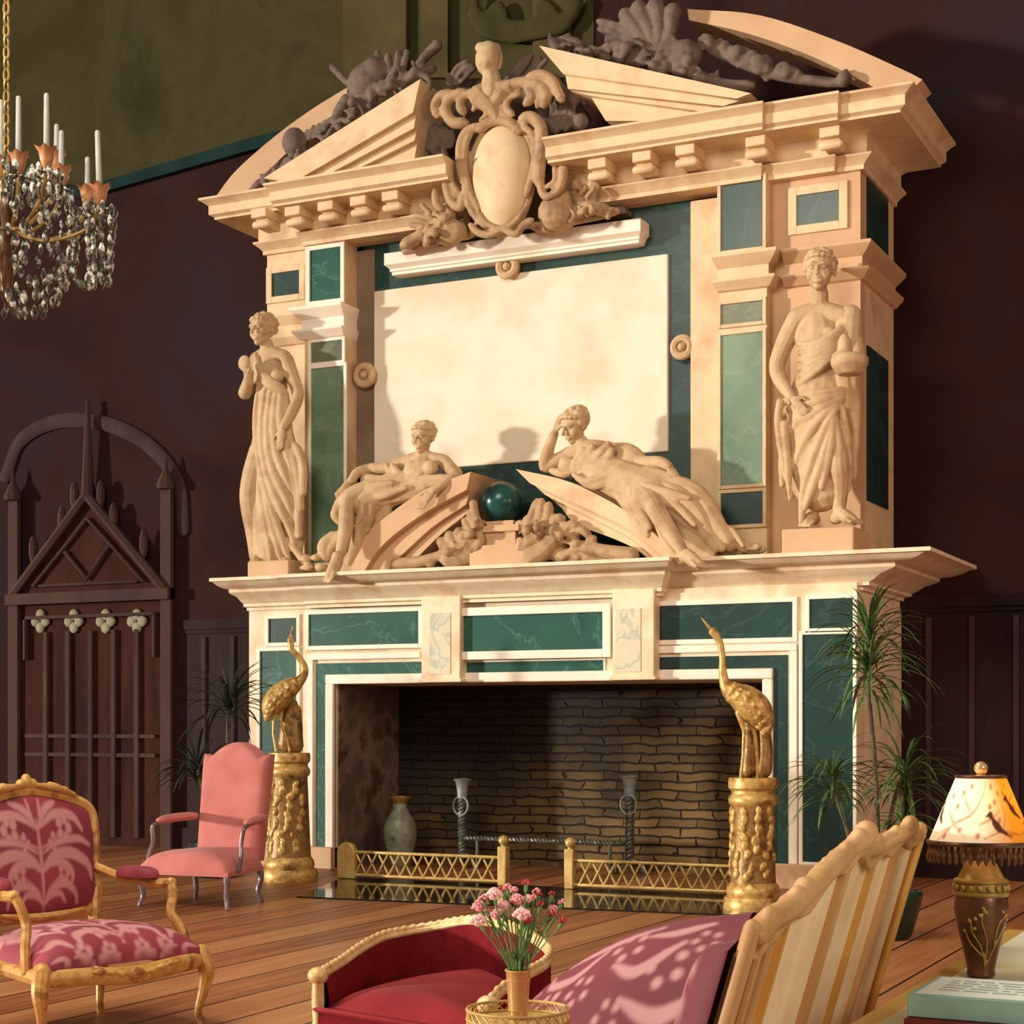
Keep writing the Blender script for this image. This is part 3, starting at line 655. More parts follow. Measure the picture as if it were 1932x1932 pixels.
b=B(); strokes(b,[([(1140,92),(1165,86),(1190,96)],9),([(1168,100),(1185,112),(1205,104)],10),([(1186,110),(1215,118),(1225,100)],8),([(1285,108)],(34,26)),([(1270,96)],(20,16)),
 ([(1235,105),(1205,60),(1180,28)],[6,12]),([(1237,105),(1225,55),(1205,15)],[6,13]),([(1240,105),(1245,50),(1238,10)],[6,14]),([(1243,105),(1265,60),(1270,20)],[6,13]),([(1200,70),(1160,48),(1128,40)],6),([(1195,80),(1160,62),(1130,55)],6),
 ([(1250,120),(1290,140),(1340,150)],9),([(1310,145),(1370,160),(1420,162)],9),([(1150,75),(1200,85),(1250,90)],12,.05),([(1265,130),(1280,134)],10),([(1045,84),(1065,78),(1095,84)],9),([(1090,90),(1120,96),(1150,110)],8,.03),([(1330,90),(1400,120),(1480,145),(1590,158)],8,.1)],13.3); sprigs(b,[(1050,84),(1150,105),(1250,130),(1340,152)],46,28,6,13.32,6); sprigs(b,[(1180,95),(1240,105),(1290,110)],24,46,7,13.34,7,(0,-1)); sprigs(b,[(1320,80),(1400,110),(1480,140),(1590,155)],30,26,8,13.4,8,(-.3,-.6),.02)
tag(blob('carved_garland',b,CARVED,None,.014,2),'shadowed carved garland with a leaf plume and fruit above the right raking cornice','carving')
# trophies flanking the ball pedestal
b=B(); strokes(b,[([(748,1066),(800,1058),(852,1040)],[11,7]),([(862,1054)],(30,16)),([(812,1063)],(9,7)),([(832,1022),(850,1034),(866,1036)],11),([(848,1010),(862,1030),(878,1036)],11),([(866,1003),(876,1024),(890,1034)],11),
 ([(893,950),(898,975),(908,992)],[7,6]),([(876,982),(888,1000),(902,1012)],7),([(884,966),(896,990),(906,1000)],6),([(886,1010),(896,1026),(884,1040)],8),([(900,1004),(906,1020),(898,1036)],9),([(900,1040)],(12,22),.05),([(840,1046),(880,1040),(900,1050)],14,.06)],13.05); sprigs(b,[(850,1040),(880,1015),(902,985)],16,26,5,13.08,31)
tag(blob('carved_trophy',b,CARVE,None,.011,2),'heap of carved stone shells and horn left of the green stone ball','carving')
b=B(); strokes(b,[([(1002,1056),(1028,1038),(1052,1012),(1066,992)],[17,7]),([(1002,1052)],(9,9),-.05),([(1062,1050),(1080,1040)],9),([(1090,1052),(1078,1042)],7),([(1085,1028),(1140,1040),(1192,1048)],[9,13]),
 ([(990,1005),(1002,975),(1014,945)],7),([(1004,1010),(1018,980),(1022,945)],8),([(1022,1002),(1034,975),(1036,952)],8),([(990,1025),(1010,1005),(1030,985)],8),([(1040,1000),(1048,980),(1062,978)],8),([(1062,1004),(1078,990),(1090,996)],8),([(1080,1012),(1096,1000),(1112,1010)],7),([(985,1040),(1000,1020),(1020,1010)],10),([(1100,1030),(1118,1018),(1122,1014)],6),([(1040,1046),(1100,1050),(1160,1056)],12,.06),([(1000,985),(1030,1010),(1060,1030)],18,.08)],13.05); sprigs(b,[(1000,1000),(1040,1010),(1090,1030)],22,28,5,13.08,32)
tag(blob('carved_trophy',b,CARVE,None,.011,2),'heap of carved leaves, club and baton right of the green stone ball','carving')
# ---------------------------------------------------------------- sculpted figures
def rot3(yaw=0,pitch=0,roll=0):
    return (Matrix.Rotation(yaw,3,'Z')@Matrix.Rotation(roll,3,'Y')@Matrix.Rotation(pitch,3,'X'))
def head(b,hb,c,h,yaw=0,pitch=0,roll=0,curls=1,bun=False):
    R=rot3(yaw,pitch,roll); P=lambda x,y,z: c+R@(V((x,y,z))*h)
    def ba(q,x,y,z,rx,ry,rz): q.ball(P(x,y,z),(rx*h,ry*h,rz*h),16,R)
    ba(b,0,.03,.12,.35,.42,.38); ba(b,0,-.08,-.16,.27,.29,.3); ba(b,0,-.24,-.40,.12,.11,.09)
    for s in (-1,1):
        ba(b,s*.17,-.2,-.12,.13,.15,.15); ba(b,s*.14,-.33,.03,.065,.05,.04); ba(b,s*.35,.04,-.03,.04,.08,.11)
        b.tube([P(s*.04,-.39,.1),P(s*.15,-.385,.125),P(s*.25,-.31,.09)],[.04*h,.045*h,.03*h],8)
    b.tube([P(0,-.385,.1),P(0,-.44,-.04),P(0,-.49,-.13)],[.035*h,.045*h,.065*h],8)
    b.tube([P(-.1,-.355,-.255),P(0,-.385,-.245),P(.1,-.355,-.255)],.03*h,8); b.tube([P(-.08,-.35,-.305),P(0,-.375,-.31),P(.08,-.35,-.305)],.034*h,8)
    ba(hb,0,.09,.17,.38,.42,.36); rr=random.Random(int(h*1e5))
    for i in range(46*curls):
        a=rr.uniform(-pi,pi); e=rr.uniform(.02,1.35)
        if math.sin(a)<-.3 and e<.62: e=rr.uniform(.62,.95)
        x,y,z=math.cos(a)*math.cos(e)*.37,math.sin(a)*math.cos(e)*.42+.08,math.sin(e)*.37+.16
        q=rr.uniform(.055,.085); ba(hb,x,y,z,q,q,q)
    for i in range(9):                       # fringe of waves over the brow
        a=-pi*.95+pi*.9*i/8; ba(hb,math.cos(a)*.34,math.sin(a)*.38+.04,.25+.09*math.sin(-a),.075,.08,.07)
    for s in (-1,1): ba(hb,s*.34,.02,.1,.07,.14,.14)
    if bun: ba(hb,0,.48,.12,.16,.15,.16)
def hand(b,w,d,side,s,curl=.35,spread=.16):   # w wrist point, d finger direction, side = towards the thumb
    w=V(w); d=V(d).normalized(); side=(V(side)-d*V(side).dot(d)).normalized(); n=d.cross(side)
    if n.y<0: n=-n                            # palm turned away from the viewer (towards the thing it rests on)
    M=Matrix((side,d,n)).transposed()
    b.ball(w+d*.42*s,(.24*s,.46*s,.13*s),14,M)
    for k,(o,L) in enumerate(((.165,.46),(.055,.52),(-.055,.48),(-.16,.38))):
        a=o*spread*5; q=(d+side*a*.5).normalized(); p0=w+d*.72*s+side*o*s
        p1=p0+q*L*.4*s+n*curl*.06*s; p2=p1+(q+n*curl).normalized()*L*.35*s; p3=p2+(q+n*curl*2).normalized()*L*.28*s
        b.tube([p0-q*.1*s,p0,p1,p2,p3],[.062*s,.064*s,.058*s,.053*s,.042*s],8)
    t0=w+d*.28*s+side*.2*s; t1=t0+(d*.7+side*.7).normalized()*.22*s; t2=t1+(d+side*.25+n*.3*curl).normalized()*.22*s
    b.tube([t0,t1,t2],[.085*s,.07*s,.052*s],8)
def foot(b,ankle,toe,s,m=0):
    a=V(ankle); t=V(toe); d=(t-a); d2=V((d.x,d.y,0)); d2=d2.normalized() if d2.length>1e-4 else V((0,-1,0)); dn=d.normalized()
    side=dn.cross(V((0,0,1))); side=side.normalized() if side.length>.05 else V((1,0,0))
    heel=a-dn*.18*s+V((0,0,-.2*s)) if abs(dn.z)<.75 else a-V((0,-1,0))*(-.12*s)
    mid=a*.45+t*.55
    b.tube([heel,a*.75+t*.25+V((0,0,.02*s)),mid,t],[.17*s,.19*s,.19*s,.13*s],10)
    for k in range(5):
        o=(k-2)*.085*s; b.tube([mid*.5+t*.5+side*o*.9,t+side*o,t+side*o+dn*(.17-.02*abs(k-.5))*s],[.07*s,.06*s,.045*s],8)
def surf(hull,fy):
    H=spline(hull,8)
    def f(u,v,Yc,off=0):
        best=min(H,key=lambda q:(q[1]-v)**2+.15*(q[0]-u)**2)
        dx=(u-best[0])/max(best[2],1); return Yc-math.sqrt(max(0.02,1-dx*dx))*best[2]*fy-off
    return f
def chain(b,pts,fl=None,n=12,k=5):            # pts: (u,v,Y,rpx)
    Q=spline(pts,k) if len(pts)>2 else pts
    P=[W(q[0],q[1],q[2]) for q in Q]; b.tube(P,[q[3]*depth(p)/FPX for q,p in zip(Q,P)],n,flat=fl)

# standing figure on the right, draped in a himation, holding a covered cup
def statue_right():
    root=thing('standing_statue','carved stone statue of a draped youth with a covered cup, right of the ivory panel','statue',W(1555,1030,13.15))
    Yc=13.14; m=13.5/FPX; b=B(); hb=B()
    chain(b,[(1546,552,Yc,17),(1546,575,Yc,18)]); 
    chain(b,[(1540,600,Yc,30),(1543,630,Yc,44),(1543,670,Yc,42),(1542,705,Yc,38),(1545,745,Yc,44),(1548,780,Yc,46)],fl=(1,.72,1))
    chain(b,[(1503,600,Yc,19),(1545,588,Yc,20),(1592,598,Yc,19)])
    for du in (-18,18): b.ball(W(1543+du,630,Yc-.075),(.085,.05,.06),12)
    chain(b,[(1503,602,Yc,19),(1482,645,Yc,18),(1466,690,Yc-.02,15.5),(1474,720,Yc-.08,14),(1493,748,Yc-.16,10)])
    w=W(1494,748,Yc-.17); hand(b,w,W(1512,772,Yc-.2)-w,V((1,-.3,.5)),.17,.3)
    chain(b,[(1594,600,Yc,19),(1610,640,Yc,17),(1618,675,Yc-.04,15),(1606,690,Yc-.16,12)])
    w=W(1612,694,Yc-.17); hand(b,w,W(1588,690,Yc-.3)-w,V((0,-.6,1)),.16,.7)
    chain(b,[(1526,780,Yc,28),(1518,870,Yc-.02,22),(1524,915,Yc,19),(1533,970,Yc+.02,12)]); foot(b,W(1533,972,Yc+.02),W(1521,988,Yc-.1),.28)
    chain(b,[(1570,780,Yc,28),(1580,870,Yc-.08,22),(1584,905,Yc-.05,20),(1583,965,Yc,12)]); foot(b,W(1583,968,Yc-.01),W(1612,983,Yc-.14),.29)
    head(b,hb,W(1547,512,Yc-.02),78*m,.12,.05,.03)
    body=blob('body',b,STATUE,root,.0072,3)
    blob('hair',hb,STATUE,body,.01,1)
    # drapery
    hull=[(1546,640,44),(1543,690,47),(1546,740,54),(1543,800,60),(1541,860,58),(1544,905,50)]; f=surf(hull,.0026); d=B()
    chain(d,[(1560,690,Yc+.02,36),(1546,730,Yc,52),(1543,790,Yc,58),(1540,850,Yc,57),(1541,895,Yc,52),(1548,925,Yc,47)],fl=(1,.75,1),n=18)
    def fold(p,r,off=.0):
        q=spline(p,6); P=[W(x,y,f(x,y,Yc,off)) for x,y in q]; k=len(P); d.tube(P,[1.45*r*m*(.55+.45*math.sin(pi*(i+.6)/(k+.2))) for i in range(k)],8)
    for i in range(6): fold([(1604-i*1,596+i*7),(1580-i*3,628+i*10),(1545-i*4,648+i*13),(1508,650+i*15)],7.2-.3*i,.034)
    chain(d,[(1604,594,Yc,22),(1596,640,Yc-.01,30),(1590,700,Yc,32),(1592,760,Yc,30)],fl=(1,.8,1))
    for p in ([(1590,735),(1550,742),(1505,748),(1474,760)],[(1592,742),(1550,756),(1500,768),(1472,790),(1470,840)],[(1590,750),(1545,775),(1500,805),(1478,860),(1476,915)],[(1585,758),(1548,790),(1515,840),(1496,900),(1492,940)],
      [(1580,765),(1556,810),(1532,870),(1516,930),(1512,985)],[(1575,770),(1562,830),(1548,880),(1530,930),(1518,960)],[(1570,775),(1570,820),(1562,870),(1550,920)],[(1576,790),(1582,830),(1586,880),(1590,920)],[(1590,770),(1598,830),(1600,890),(1598,925)]): fold(p,7,.012)
    for q in ([(1472,758),(1468,800),(1478,870),(1480,905)],[(1480,800),(1486,880),(1490,945)]):
        P=[W(x,y,Yc-.16) for x,y in spline(q,6)]; d.tube(P,[8*m]*(len(P)-4)+[6*m,5*m,3*m,2*m],8)
    for x in (1600,1612,1606,1592): chain(d,[(x,705,Yc-.05,9),(x+2,760,Yc,11),(x,830,Yc+.02,11),(x-4,900,Yc+.03,9)])
    blob('drapery',d,STATUE,root,.0085,3)
    c=B(); cc=W(1603,682,Yc-.3)
    c.lathe([(.02,-.11),(.09,-.1),(.14,-.03),(.145,.02),(.12,.05),(.08,.06)],cc,24); c.lathe([(.1,.05),(.055,.09),(.05,.16),(.03,.2),(.005,.22)],cc+V((-.04,0,0)),20)
    blob('covered_cup',c,STATUE,root,.009,2)
    p=B(); x0,x1=XW(1476,12.95),XW(1612,12.95); p.box((x0,12.93,SHZ),(x1,13.4,ZW(1540,996,12.95))); obj('plinth',p,TAN,root,bevel=.012)
statue_right()

# standing figure on the left
def statue_left():
    root=thing('standing_statue','carved stone statue of a woman in a long dress holding up a small mirror','statue',W(515,1082,13.15))
    Yc=13.16; m=15.8/FPX; b=B(); hb=B()
    chain(b,[(503,650,Yc,13),(506,668,Yc,14)])
    chain(b,[(508,685,Yc,24),(510,710,Yc,34),(512,745,Yc,32),(512,780,Yc,30),(516,825,Yc,40),(515,870,Yc,42)],fl=(1,.75,1))
    chain(b,[(484,678,Yc,14),(508,668,Yc,15),(538,675,Yc,14)])
    for du in (-13,13): b.ball(W(510+du,710,Yc-.085),(.07,.06,.065),12)
    chain(b,[(540,678,Yc,14),(552,712,Yc-.01,13),(562,745,Yc-.02,11.5),(550,780,Yc-.1,10.5),(534,806,Yc-.17,8)])
    w=W(533,808,Yc-.18); hand(b,w,W(528,838,Yc-.2)-w,V((-1,-.2,-.1)),.17,.3)
    chain(b,[(484,682,Yc,14),(474,715,Yc-.02,14),(462,742,Yc-.06,13),(468,725,Yc-.16,10.5),(468,712,Yc-.2,8.5)])
    w=W(468,712,Yc-.2); hand(b,w,W(463,694,Yc-.22)-w,V((1,-.3,0)),.15,.8)
    head(b,hb,W(496,624,Yc-.03),62*m,-.15,.0,-.04,bun=True)
    foot(b,W(487,1050,Yc-.05),W(480,1058,Yc-.2),.2); foot(b,W(530,1050,Yc-.02),W(538,1058,Yc-.18),.2)
    body=blob('body',b,STATUE,root,.0075,3); blob('hair',hb,STATUE,body,.011,1)
    hull=[(512,690,32),(512,740,34),(513,790,34),(516,850,48),(516,920,56),(518,980,54),(520,1050,50)]; f=surf(hull,.0029); d=B()
    chain(d,[(513,735,Yc,30),(513,785,Yc,31),(516,835,Yc,45),(514,890,Yc,50),(512,940,Yc,52),(516,1000,Yc,49),(520,1055,Yc,47)],fl=(1,.75,1),n=18)
    chain(d,[(494,850,Yc-.04,24),(478,900,Yc-.12,22),(472,945,Yc-.13,20),(484,1010,Yc-.05,20),(488,1050,Yc,18)])
    def fold(p,r,off=0.):
        q=spline(p,6); P=[W(x,y,f(x,y,Yc,off)) for x,y in q]; k=len(P); d.tube(P,[1.4*r*m*(.5+.5*math.sin(pi*(i+.6)/(k+.2))) for i in range(k)],8)
    for i in range(4): fold([(482-i,668+i*8),(488+i*3,692+i*8),(504+i*4,712+i*6),(534+i*2,732+i*3)],6.5,.028)
    for p in ([(490,720),(484,780),(488,850),(505,930),(530,1010),(545,1055)],[(500,735),(495,800),(500,870),(522,940),(548,1000),(562,1045)],[(510,740),(506,810),(514,880),(540,940),(556,985)],[(520,745),(518,810),(528,870),(552,930)],
      [(530,745),(530,790),(540,850),(558,900)],[(482,850),(478,900),(484,960),(492,1050)],[(490,860),(492,920),(502,980),(512,1055)],[(498,890),(506,950),(520,1010),(530,1055)],[(470,930),(474,980),(478,1020),(480,1055)],[(545,880),(560,930),(566,990),(566,1040)],[(540,745),(542,800),(552,860)]): fold(p,7,.012)
    for q in ([(530,835),(548,850),(562,900),(568,960)],[(535,832),(560,845),(572,880),(572,930)],[(540,1020),(560,1040),(575,1062)],[(525,830),(540,880),(560,940),(565,1010)]):
        P=[W(x,y,Yc-.12) for x,y in spline(q,6)]; d.tube(P,[8*m]*len(P),8)
    blob('drapery',d,STATUE,root,.0105,2)
    c=B(); c.ball(W(461,685,Yc-.22),(13.5*m,.03,15*m),18); c.tube([W(462,698,Yc-.22),W(466,724,Yc-.2)],4*m,8); blob('mirror',c,STATUE,root,.009,1)
    p=B(); x0,x1=XW(469,12.95),XW(547,12.95); p.box((x0,12.93,SHZ),(x1,13.42,ZW(500,1058,12.95))); obj('plinth',p,TAN,root,bevel=.012)
statue_left()

# reclining figure on the left half of the curved pediment
def recline_left():
    root=thing('reclining_statue','reclining stone figure with one arm hanging down, left of the green stone ball','statue',W(770,930,13.2))
    m=15.1/FPX; b=B(); hb=B(); Y=13.12
    chain(b,[(797,845,Y,13),(797,862,Y,14)])
    chain(b,[(800,872,Y,26),(796,888,Y-.02,32),(780,905,Y-.02,29),(758,920,Y-.02,27),(735,928,Y-.02,26)],fl=(1,.8,1))
    chain(b,[(764,872,Y,14),(797,866,Y,15),(834,870,Y,14)])
    for u,v in ((778,882),(812,882)): b.ball(W(u,v,Y-.09),(.08,.05,.065),12)
    chain(b,[(836,870,Y,14),(850,884,Y-.02,13),(858,897,Y-.06,11.5),(838,912,Y-.14,10),(818,926,Y-.19,7.5)])
    w=W(818,926,Y-.19); hand(b,w,W(803,944,Y-.22)-w,V((-1,-.2,.3)),.165,.25)
    chain(b,[(762,874,Y,14),(735,882,Y+.0,12.5),(700,885,Y+.02,11.5),(675,892,Y-.06,10),(662,908,Y-.13,8)])
    w=W(662,908,Y-.14); hand(b,w,W(646,926,Y-.18)-w,V((-.4,-.2,-1)),.165,.4)
    chain(b,[(738,926,Y-.03,26),(700,926,Y-.1,22),(662,938,Y-.2,18),(655,960,Y-.24,16),(652,1000,Y-.26,14.5),(642,1045,Y-.3,10)])
    foot(b,W(641,1050,Y-.33),W(621,1090,Y-.43),.31)
    chain(b,[(735,935,Y+.02,24),(705,955,Y-.1,20),(688,985,Y-.13,17),(672,1030,Y-.12,13),(660,1062,Y-.12,9)])
    head(b,hb,W(799,826,Y-.03),58*m,-.1,.15,.05)
    body=blob('body',b,STATUE,root,.0075,3); blob('hair',hb,STATUE,body,.011,1)
    d=B()
    def st(p,r,y): 
        q=spline(p,6); y+=.045 if r<14 else .0; r*=1.22; P=[W(x,yy,y) for x,yy in q]; k=len(P); d.tube(P,[r*m*(.6+.4*math.sin(pi*(i+.6)/(k+.2))) for i in range(k)],9,flat=(1,.8,1))
    chain(d,[(800,904,Y-.02,22),(750,920,Y-.05,32),(705,934,Y-.1,31),(668,950,Y-.16,25)],fl=(1,.8,1))
    st([(740,878),(760,900),(800,904),(845,900)],8,Y-.14); st([(735,890),(765,910),(810,912),(840,905)],8,Y-.13); st([(848,878),(862,886),(866,898),(850,900)],6,Y-.08)
    st([(728,876),(738,890),(756,896)],7,Y-.1)
    st([(830,905),(780,918),(730,915),(690,905)],16,Y-.04); st([(800,920),(750,928),(700,925),(670,935)],20,Y-.08)
    st([(765,920),(720,936),(690,938)],7,Y-.22); st([(740,912),(700,918),(670,928)],7,Y-.22); st([(755,905),(715,905),(690,912)],7,Y-.16)
    st([(692,915),(665,930),(645,948),(634,960)],12,Y-.2); st([(640,955),(633,970),(640,985)],9,Y-.2); st([(680,940),(684,965),(676,985)],9,Y-.24); st([(700,940),(700,965),(690,1000)],10,Y-.2); st([(722,940),(728,960),(712,990),(690,1010)],12,Y-.12)
    st([(660,1000),(640,1015),(625,1030),(618,1052)],13,Y-.1); st([(628,1010),(612,1030),(612,1050)],12,Y-.12); st([(690,1000),(680,1030),(665,1060),(660,1075)],14,Y-.05)
    for x,yy,r in ((578,1054,11),(596,1052,9),(582,1070,10),(605,1070,11),(570,1072,7)): d.ball(W(x,yy,Y-.1),(r*m*1.15,r*m,r*m*.8),12)
    blob('drapery',d,STATUE,root,.0105,3)
recline_left()

# reclining figure on the right half, head propped on a hand
def recline_right():
    root=thing('reclining_statue','reclining stone figure in heavy robes with its head propped on one hand','statue',W(1190,950,13.2))
    m=14.0/FPX; b=B(); hb=B(); Y=13.12
    chain(b,[(1092,830,Y,14),(1105,848,Y,16)])
    chain(b,[(1112,856,Y,27),(1128,874,Y-.02,34),(1155,895,Y-.02,32),(1185,912,Y-.03,31),(1205,925,Y-.03,30)],fl=(1,.8,1))
    chain(b,[(1072,858,Y,15),(1110,846,Y,17),(1155,850,Y,15)])
    for u,v in ((1105,874),(1138,870)): b.ball(W(u,v,Y-.09),(.08,.05,.065),12)
    chain(b,[(1072,860,Y,15),(1050,870,Y-.03,14),(1028,880,Y-.06,12),(1034,850,Y-.08,11.5),(1046,818,Y-.08,8.5)])
    w=W(1046,820,Y-.08); hand(b,w,W(1056,785,Y-.06)-w,V((1,-.6,0)),.165,.4)
    chain(b,[(1158,852,Y,15),(1190,862,Y,14),(1215,872,Y-.02,12.5),(1245,872,Y-.06,11.5),(1262,880,Y-.08,9)])
    w=W(1262,880,Y-.08); hand(b,w,W(1276,902,Y-.1)-w,V((-1,-.4,-.2)),.165,.4)
    chain(b,[(1200,922,Y-.04,30),(1222,940,Y-.15,25),(1236,958,Y-.22,20),(1258,995,Y-.26,17.5),(1288,1040,Y-.32,11)])
    foot(b,W(1290,1044,Y-.34),W(1320,1066,Y-.45),.31)
    chain(b,[(1205,912,Y,28),(1270,930,Y-.1,23),(1310,960,Y-.12,19),(1340,1005,Y-.1,14),(1362,1034,Y-.1,9)])
    head(b,hb,W(1086,803,Y-.04),66*m,-.55,.35,.15)
    body=blob('body',b,STATUE,root,.0075,3); blob('hair',hb,STATUE,body,.011,1)
    d=B()
    def st(p,r,y): 
        q=spline(p,6); y+=.045 if r<14 else .0; r*=1.22; P=[W(x,yy,y) for x,yy in q]; k=len(P); d.tube(P,[r*m*(.6+.4*math.sin(pi*(i+.6)/(k+.2))) for i in range(k)],9,flat=(1,.8,1))
    chain(d,[(1112,872,Y-.02,34),(1150,896,Y-.03,38),(1205,920,Y-.05,42),(1262,945,Y-.08,37),(1320,990,Y-.08,26),(1378,1030,Y-.05,13)],fl=(1,.8,1))
    st([(1100,850),(1090,875),(1092,890)],11,Y-.12); st([(1118,842),(1108,866),(1100,892)],9,Y-.14); st([(1148,838),(1128,862),(1118,890)],9,Y-.15); st([(1155,850),(1140,876),(1125,900)],9,Y-.15)
    st([(1155,848),(1185,858),(1212,872)],18,Y); st([(1212,862),(1206,872),(1208,884)],7,Y-.06)
    st([(1062,868),(1072,880),(1086,890)],15,Y-.04); st([(1052,866),(1062,880),(1056,890)],10,Y-.06); st([(1040,888),(1062,894),(1076,892)],8,Y-.12)
    st([(1082,895),(1105,908),(1135,900),(1165,890),(1200,893)],7,Y-.19); st([(1090,902),(1120,915),(1160,905),(1210,900)],9,Y-.17)
    st([(1130,905),(1180,905),(1230,905),(1280,915)],22,Y-.06); st([(1200,905),(1260,915),(1310,935),(1340,975),(1370,1020)],20,Y-.08); st([(1210,925),(1280,945),(1320,985),(1350,1030)],18,Y-.1)
    st([(1215,915),(1260,930),(1300,940)],8,Y-.24); st([(1225,935),(1275,955),(1310,990)],8,Y-.24); st([(1250,965),(1290,1000),(1330,1035)],12,Y-.14); st([(1260,990),(1300,1030),(1340,1050)],14,Y-.1)
    st([(1150,912),(1165,930),(1190,965),(1205,995)],9,Y-.16); st([(1168,918),(1188,945),(1205,985),(1222,1010)],9,Y-.18); st([(1190,925),(1205,955),(1225,995)],9,Y-.22); st([(1240,990),(1262,1030),(1285,1058)],8,Y-.24)
    st([(1340,975),(1375,1010),(1405,1035)],12,Y-.06); st([(1350,1020),(1390,1028),(1430,1032)],8,Y-.06); st([(1300,1040),(1320,1030),(1340,1044)],6,Y-.14); st([(1355,990),(1380,1000),(1402,1030)],5,Y-.12); st([(1360,1042),(1400,1040),(1440,1036)],9,Y-.02)
    blob('drapery',d,STATUE,root,.0105,3)
recline_right()

# ---------------------------------------------------------------- gilt pedestals with heron figures
def pedestal(label,u,D,prof,seed):
    m=D/FPX; c=LD((u-966)*m,D,0)
    t=thing('pedestal',label,'pedestal',c,'gilt carved pedestals')
    H=prof['h']; r0,r1=prof['r']
    b=B(); b.lathe([(r0*1.32,0),(r0*1.36,.03),(r0*1.36,.07),(r0*1.28,.1)],c,36); b.lathe([(r0*1.14,.1),(r0*1.2,.13),(r0*1.16,.17),(r0*1.02,.2)],c,36); obj('base',b,GOLD,t,recalc=True)
    b=B(); b.lathe([(r0*1.02,.2),(r0,.26),(r1,H-.2),(r1*1.04,H-.17)],c,36); sh=obj('shaft',b,GOLDD,t,recalc=True)
    b=B(); rr=random.Random(seed); z=.26
    while z<H-.22:
        k=0; n=9
        for k in range(n):
            a=2*pi*(k+.5*(round(z*100)%2))/n+rr.uniform(-.12,.12); r=(r0+(r1-r0)*(z-.2)/(H-.4))
            if abs(((a-(-pi/2-.4)+pi)%(2*pi))-pi)<1.9:
                R=Matrix.Rotation(a,3,'Z')@Matrix.Rotation(rr.uniform(-.6,.6),3,'X'); p=c+V((r*math.cos(a),r*math.sin(a),z+rr.uniform(-.015,.015)))
                b.ball(p,(.022,.026+rr.uniform(0,.012),.042),8,R)
        z+=.062
    blob('leaf_relief',b,GOLD,sh,.008,1)
    b=B(); b.lathe([(r1*1.0,H-.2),(r1*1.12,H-.18),(r1*1.16,H-.15),(r1*1.1,H-.125),(r1*1.02,H-.11),(r1*1.02,H-.09),(r1*1.14,H-.07),(r1*1.16,H-.03),(r1*1.12,H),(.01,H)],c,36); obj('capital',b,GOLD,t,recalc=True)
    return c,m,H
cl,ml,Hl=pedestal('carved gilt pedestal left of the firebox, beside the pink armchair',546,14.25,dict(h=1.06,r=(.175,.15)),3)
cr_,mr_,Hr=pedestal('carved gilt pedestal right of the firebox, in front of the right jamb',1421,11.95,dict(h=.925,r=(.155,.15)),5)
def bird(label,c,m,D,H,P,parts,sgn):
    t=thing('heron_figure',label,'bird figure',c+V((0,0,H)),'gilt herons on the pedestals')
    at=lambda u,v,dd=0: WD(u,v,D+dd)
    b=B()
    nk=spline(P['neck'],6); Q=[at(x,y) for x,y,r in nk]; b.tube(Q,[r*m for x,y,r in nk],12)
    bd=spline(P['body'],6); Q=[at(x,y) for x,y,r in bd]; b.tube(Q,[r*m for x,y,r in bd],16)
    x,y,r=P['head']; b.ball(at(x,y),(r*m*.95,r*m*.8,r*m),12)
    for l in P['legs']:
        q=[at(x,y,dd) for x,y,dd in l]; b.tube(q,[7*m*.8,4*m,3.2*m,3.4*m][:len(q)],8)
        f=q[-1]
        for a in (-2.2,-1.57,-.9,1.57): b.tube([f,f+V((math.cos(a)*.06,math.sin(a)*.06,-.004))],[.01,.006],6)
    body=blob('body',b,GOLD,t,.0065,2)
    b=B(); b.tube([at(*P['bill'][0]),at(*P['bill'][1])],[4.2*m,1*m],8); obj('bill',b,GOLD,t)
    b=B(); rr=random.Random(4)
    for k in range(7):
        for j in range(5):
            tt=.12+.13*k; x,y,r=bd[min(int(tt*len(bd)),len(bd)-1)]
            a=(j-2)*.5; p=at(x+P['fx']*math.sin(a)*r*.75,y+P['fy']*math.sin(a)*r*.75)-V((-SN,CS,0))*(math.cos(a)*r*m*.93)
            b.ball(p,(.022,.014,.03),7,rot3(0,0,P['roll']))
    blob('wing_feathers',b,GOLD,body,.0065,1)
    b=B()
    for q,r0,r1 in parts: b.tube([at(x,y,.09) for x,y in spline(q,5)],[r0*m,r1*m],12)
    rr=random.Random(9)
    for q,r0,r1 in parts[:1]:
        for i in range(14):
            k=i/13; b.ball(at(q[0][0]+(q[-1][0]-q[0][0])*k+rr.uniform(-3,3)*sgn,q[0][1]+(q[-1][1]-q[0][1])*k,.09-r0*m*.8),(r0*m*.5,r0*m*.4,r0*m*.45),8)
    blob('rock_support',b,GOLDD,t,.008,1)
bird('gilt heron on the left pedestal, neck in a tight S and bill pointing straight up',cl,ml,14.25,Hl,
 dict(neck=[(549,1212,6),(551,1226,5.5),(564,1240,6),(574,1258,7),(573,1274,8),(560,1290,12),(548,1300,17)],
      body=[(566,1284,9),(548,1296,18),(530,1312,24),(515,1328,22),(507,1345,14),(503,1358,5)],head=(548,1208,7.5),bill=[(549,1206),(552,1182)],
      legs=[[(520,1335,-.02),(517,1358,-.02),(516,1385,-.02),(522,1420,-.03)],[(532,1334,.0),(529,1360,0),(538,1385,0),(548,1420,-.02)]],fx=.6,fy=.8,roll=.7),
 [([(548,1330),(546,1370),(543,1405)],15,20),([(556,1340),(556,1408)],13,17)],1)
